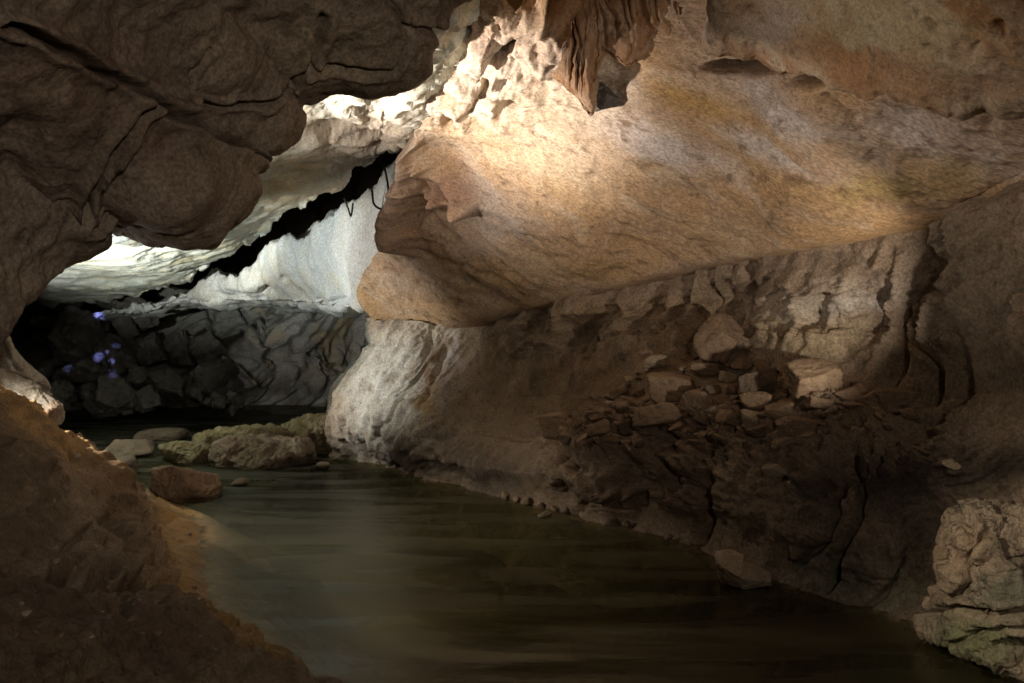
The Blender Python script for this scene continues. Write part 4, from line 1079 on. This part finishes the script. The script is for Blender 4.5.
for i, (x, y, w, h, lab) in enumerate(FAR):
    d = 32.5 - (y - 320) * 0.045
    s = w * 0.5 / F * d * rr.uniform(0.85, 1.3)
    o = stone('fallen_block', W(x, y, d + rr.uniform(-0.8, 0.4)), (s, s * rr.uniform(0.6, 1.1), h * 0.5 / F * d * rr.uniform(0.75, 1.15)), M_GREY, 600 + i, rot=tuple(rr.uniform(-.8, .8, 3)), box=i % 3 == 0, nplanes=11, sub=5, k=26, noise=0.11)
    tag(o, lab, 'rock', 'fallen blocks in the far rock pile')
nf = 0
for i in range(80):
    x = rr.uniform(40, 245); y = rr.uniform(330, 412)
    if y < np.interp(x, [40, 120, 180, 245], [320, 315, 330, 385]): continue
    w = rr.uniform(4, 17); d = 32.8 - (y - 320) * 0.045; s = w * 0.5 / F * d
    o = stone('fallen_block', W(x, y, d), (s, s, s * rr.uniform(0.6, 1.0)), M_GREY, 700 + i, rot=tuple(rr.uniform(-.7, .7, 3)), box=rr.random() < 0.3, nplanes=10, sub=4, k=24, noise=0.1)
    tag(o, 'small dim grey block among the larger blocks of the far rock pile', 'rock', 'small blocks filling the far rock pile')

# dark low stones between bank and slab
for i, (x, y, w, h, lab) in enumerate([(130, 450, 50, 16, 'dark flat rock between the mud bank and the yellow slab, nearest the back pool'), (120, 466, 44, 16, 'black rock at the foot of the mud bank left of the reddish boulder'), (165, 436, 44, 8, 'low black rock breaking the back pool behind the yellow slab')]):
    d = wl(y + h * 0.4); s = w * 0.5 / F * d
    o = stone('river_boulder', W(x, y, d), (s, s, h * 0.6 / F * d), M_DARK, 800 + i, sub=4)
    tag(o, lab, 'rock')


# ------------------------------------------------------------------ light
def spot(name, loc, target, power, size_deg, blend, col, rad=0.08):
    l = bpy.data.lights.new(name, 'SPOT'); l.energy = power; l.spot_size = math.radians(size_deg); l.spot_blend = blend; l.color = col; l.shadow_soft_size = rad
    o = bpy.data.objects.new(name, l); o.location = loc
    o.rotation_euler = (Vector(target) - Vector(loc)).to_track_quat('-Z', 'Y').to_euler(); COL.objects.link(o)
    tag(o, f'unseen cave light, {name.replace("_", " ")}', 'lamp')
    return o


WARM = (1.0, 0.88, 0.77); COOL = (0.90, 0.98, 1.0)
def aim(loc, az, el, dist=8.0):
    a, e = math.radians(az), math.radians(el)
    return (loc[0] + dist * math.cos(e) * math.cos(a), loc[1] + dist * math.cos(e) * math.sin(a), loc[2] + dist * math.sin(e))


LW = W(-112, 330, 10.6); LC = W(-75, 325, 14.6)
spot('warm_floodlight', LW, aim(LW, 8, 38), 1180, 84, 0.6, WARM)
spot('ridge_floodlight', LW, W(460, 78, 12.2), 5200, 36, 1.0, WARM)
spot('cool_floodlight', LC, aim(LC, 64, 19), 2000, 58, 0.7, COOL)
spot('far_ceiling_floodlight', LC, aim(LC, 92, 26), 7500, 58, 0.6, (0.95, 1.0, 0.93))
LN = W(-75, 335, 14.0)
spot('neutral_floodlight', LN, aim(LN, 36, 2), 1500, 48, 0.6, (1.0, 0.96, 0.88))
spot('ledge_lamp', W(-112, 300, 9.7), W(30, 425, 10.4), 1000, 76, 0.8, (1.0, 0.90, 0.76), 0.06)
BLUE = (0.28, 0.32, 1.0)
for bx, by, sz, pw in [(100, 315, 2.2, 700), (103, 364, 2.6, 900), (117, 367, 1.4, 600), (121, 349, 1.5, 400), (112, 357, 1.0, 400), (67, 386, 2.2, 160), (134, 404, 3.0, 120), (118, 379, 1.2, 250)]:
    spot('added_blue_fleck_spot', W(70, 312, 24), W(bx, by, 31.5), pw * 5, sz * 1.3, 1.0, BLUE, 0.02)  # added narrow beams that make the blue flecks, source unseen
LB = W(425, 405, 24)
spot('added_back_wall_fill', LB, W(285, 330, 35.5), 800, 56, 0.9, (1.0, 0.97, 0.9))  # added behind the buttress to brighten the far wall
spot('added_lip_fill', W(28, 332, 10.3), W(80, 264, 8.6), 50, 60, 0.8, (1.0, 0.92, 0.86), 0.04)  # added invisible spot to brighten the strip on the overhang lip
spot('added_overhang_fill', (1.2, -2.0, 3.2), (-3.0, 8, 4.8), 720, 60, 1.0, (1.0, 0.88, 0.76), 0.4)  # added dim fill from behind the camera for the near overhang
LR = W(935, 384, 8.0)
spot('rubble_ledge_lamp', LR, aim(LR, 113, 27), 190, 80, 0.7, (1.0, 0.88, 0.74), 0.04)
spot('added_upper_right_fill', (-2.5, 6.0, 2.25), (4.6, 7.8, 4.6), 380, 46, 0.8, (1.0, 0.86, 0.70), 0.1)  # added fill for the ceiling block at the top right
spot('added_slope_fill', (1.0, -1.5, 3.2), (0.9, 8.6, 0.5), 270, 78, 1.0, (1.0, 0.85, 0.70), 0.3)  # added soft fill near the camera for the slope and bank
spot('added_boulder_fill', (-1.6, 2.5, 3.2), W(1000, 560, 6.3), 600, 27, 1.0, (1.0, 0.85, 0.66), 0.1)  # added only to light the large boulder at the right edge

wd = bpy.data.worlds.new('World'); SC.world = wd; wd.use_nodes = True
bg = wd.node_tree.nodes['Background']; bg.inputs['Color'].default_value = (0.6, 0.5, 0.42, 1); bg.inputs['Strength'].default_value = 0.0

cam = bpy.data.cameras.new('camera'); co = bpy.data.objects.new('camera', cam); COL.objects.link(co)
co.location = (0, 0, H); co.rotation_euler = (math.radians(90), 0, 0)
cam.sensor_width = 36; cam.lens = 36 * F / 1024; cam.clip_end = 500; cam.clip_start = 0.05
SC.camera = co
SC.view_settings.view_transform = 'Standard'; SC.view_settings.look = 'None'; SC.view_settings.exposure = 0; SC.view_settings.gamma = 1
SC.render.engine = 'CYCLES'
cy = SC.cycles
cy.use_denoising = True
try: cy.denoiser = 'OPENIMAGEDENOISE'
except Exception: pass
cy.use_adaptive_sampling = True; cy.adaptive_threshold = 0.03; cy.adaptive_min_samples = 16
cy.max_bounces = 5; cy.diffuse_bounces = 2; cy.glossy_bounces = 2; cy.transparent_max_bounces = 6
cy.sample_clamp_indirect = 4.0; cy.caustics_reflective = False; cy.caustics_refractive = False
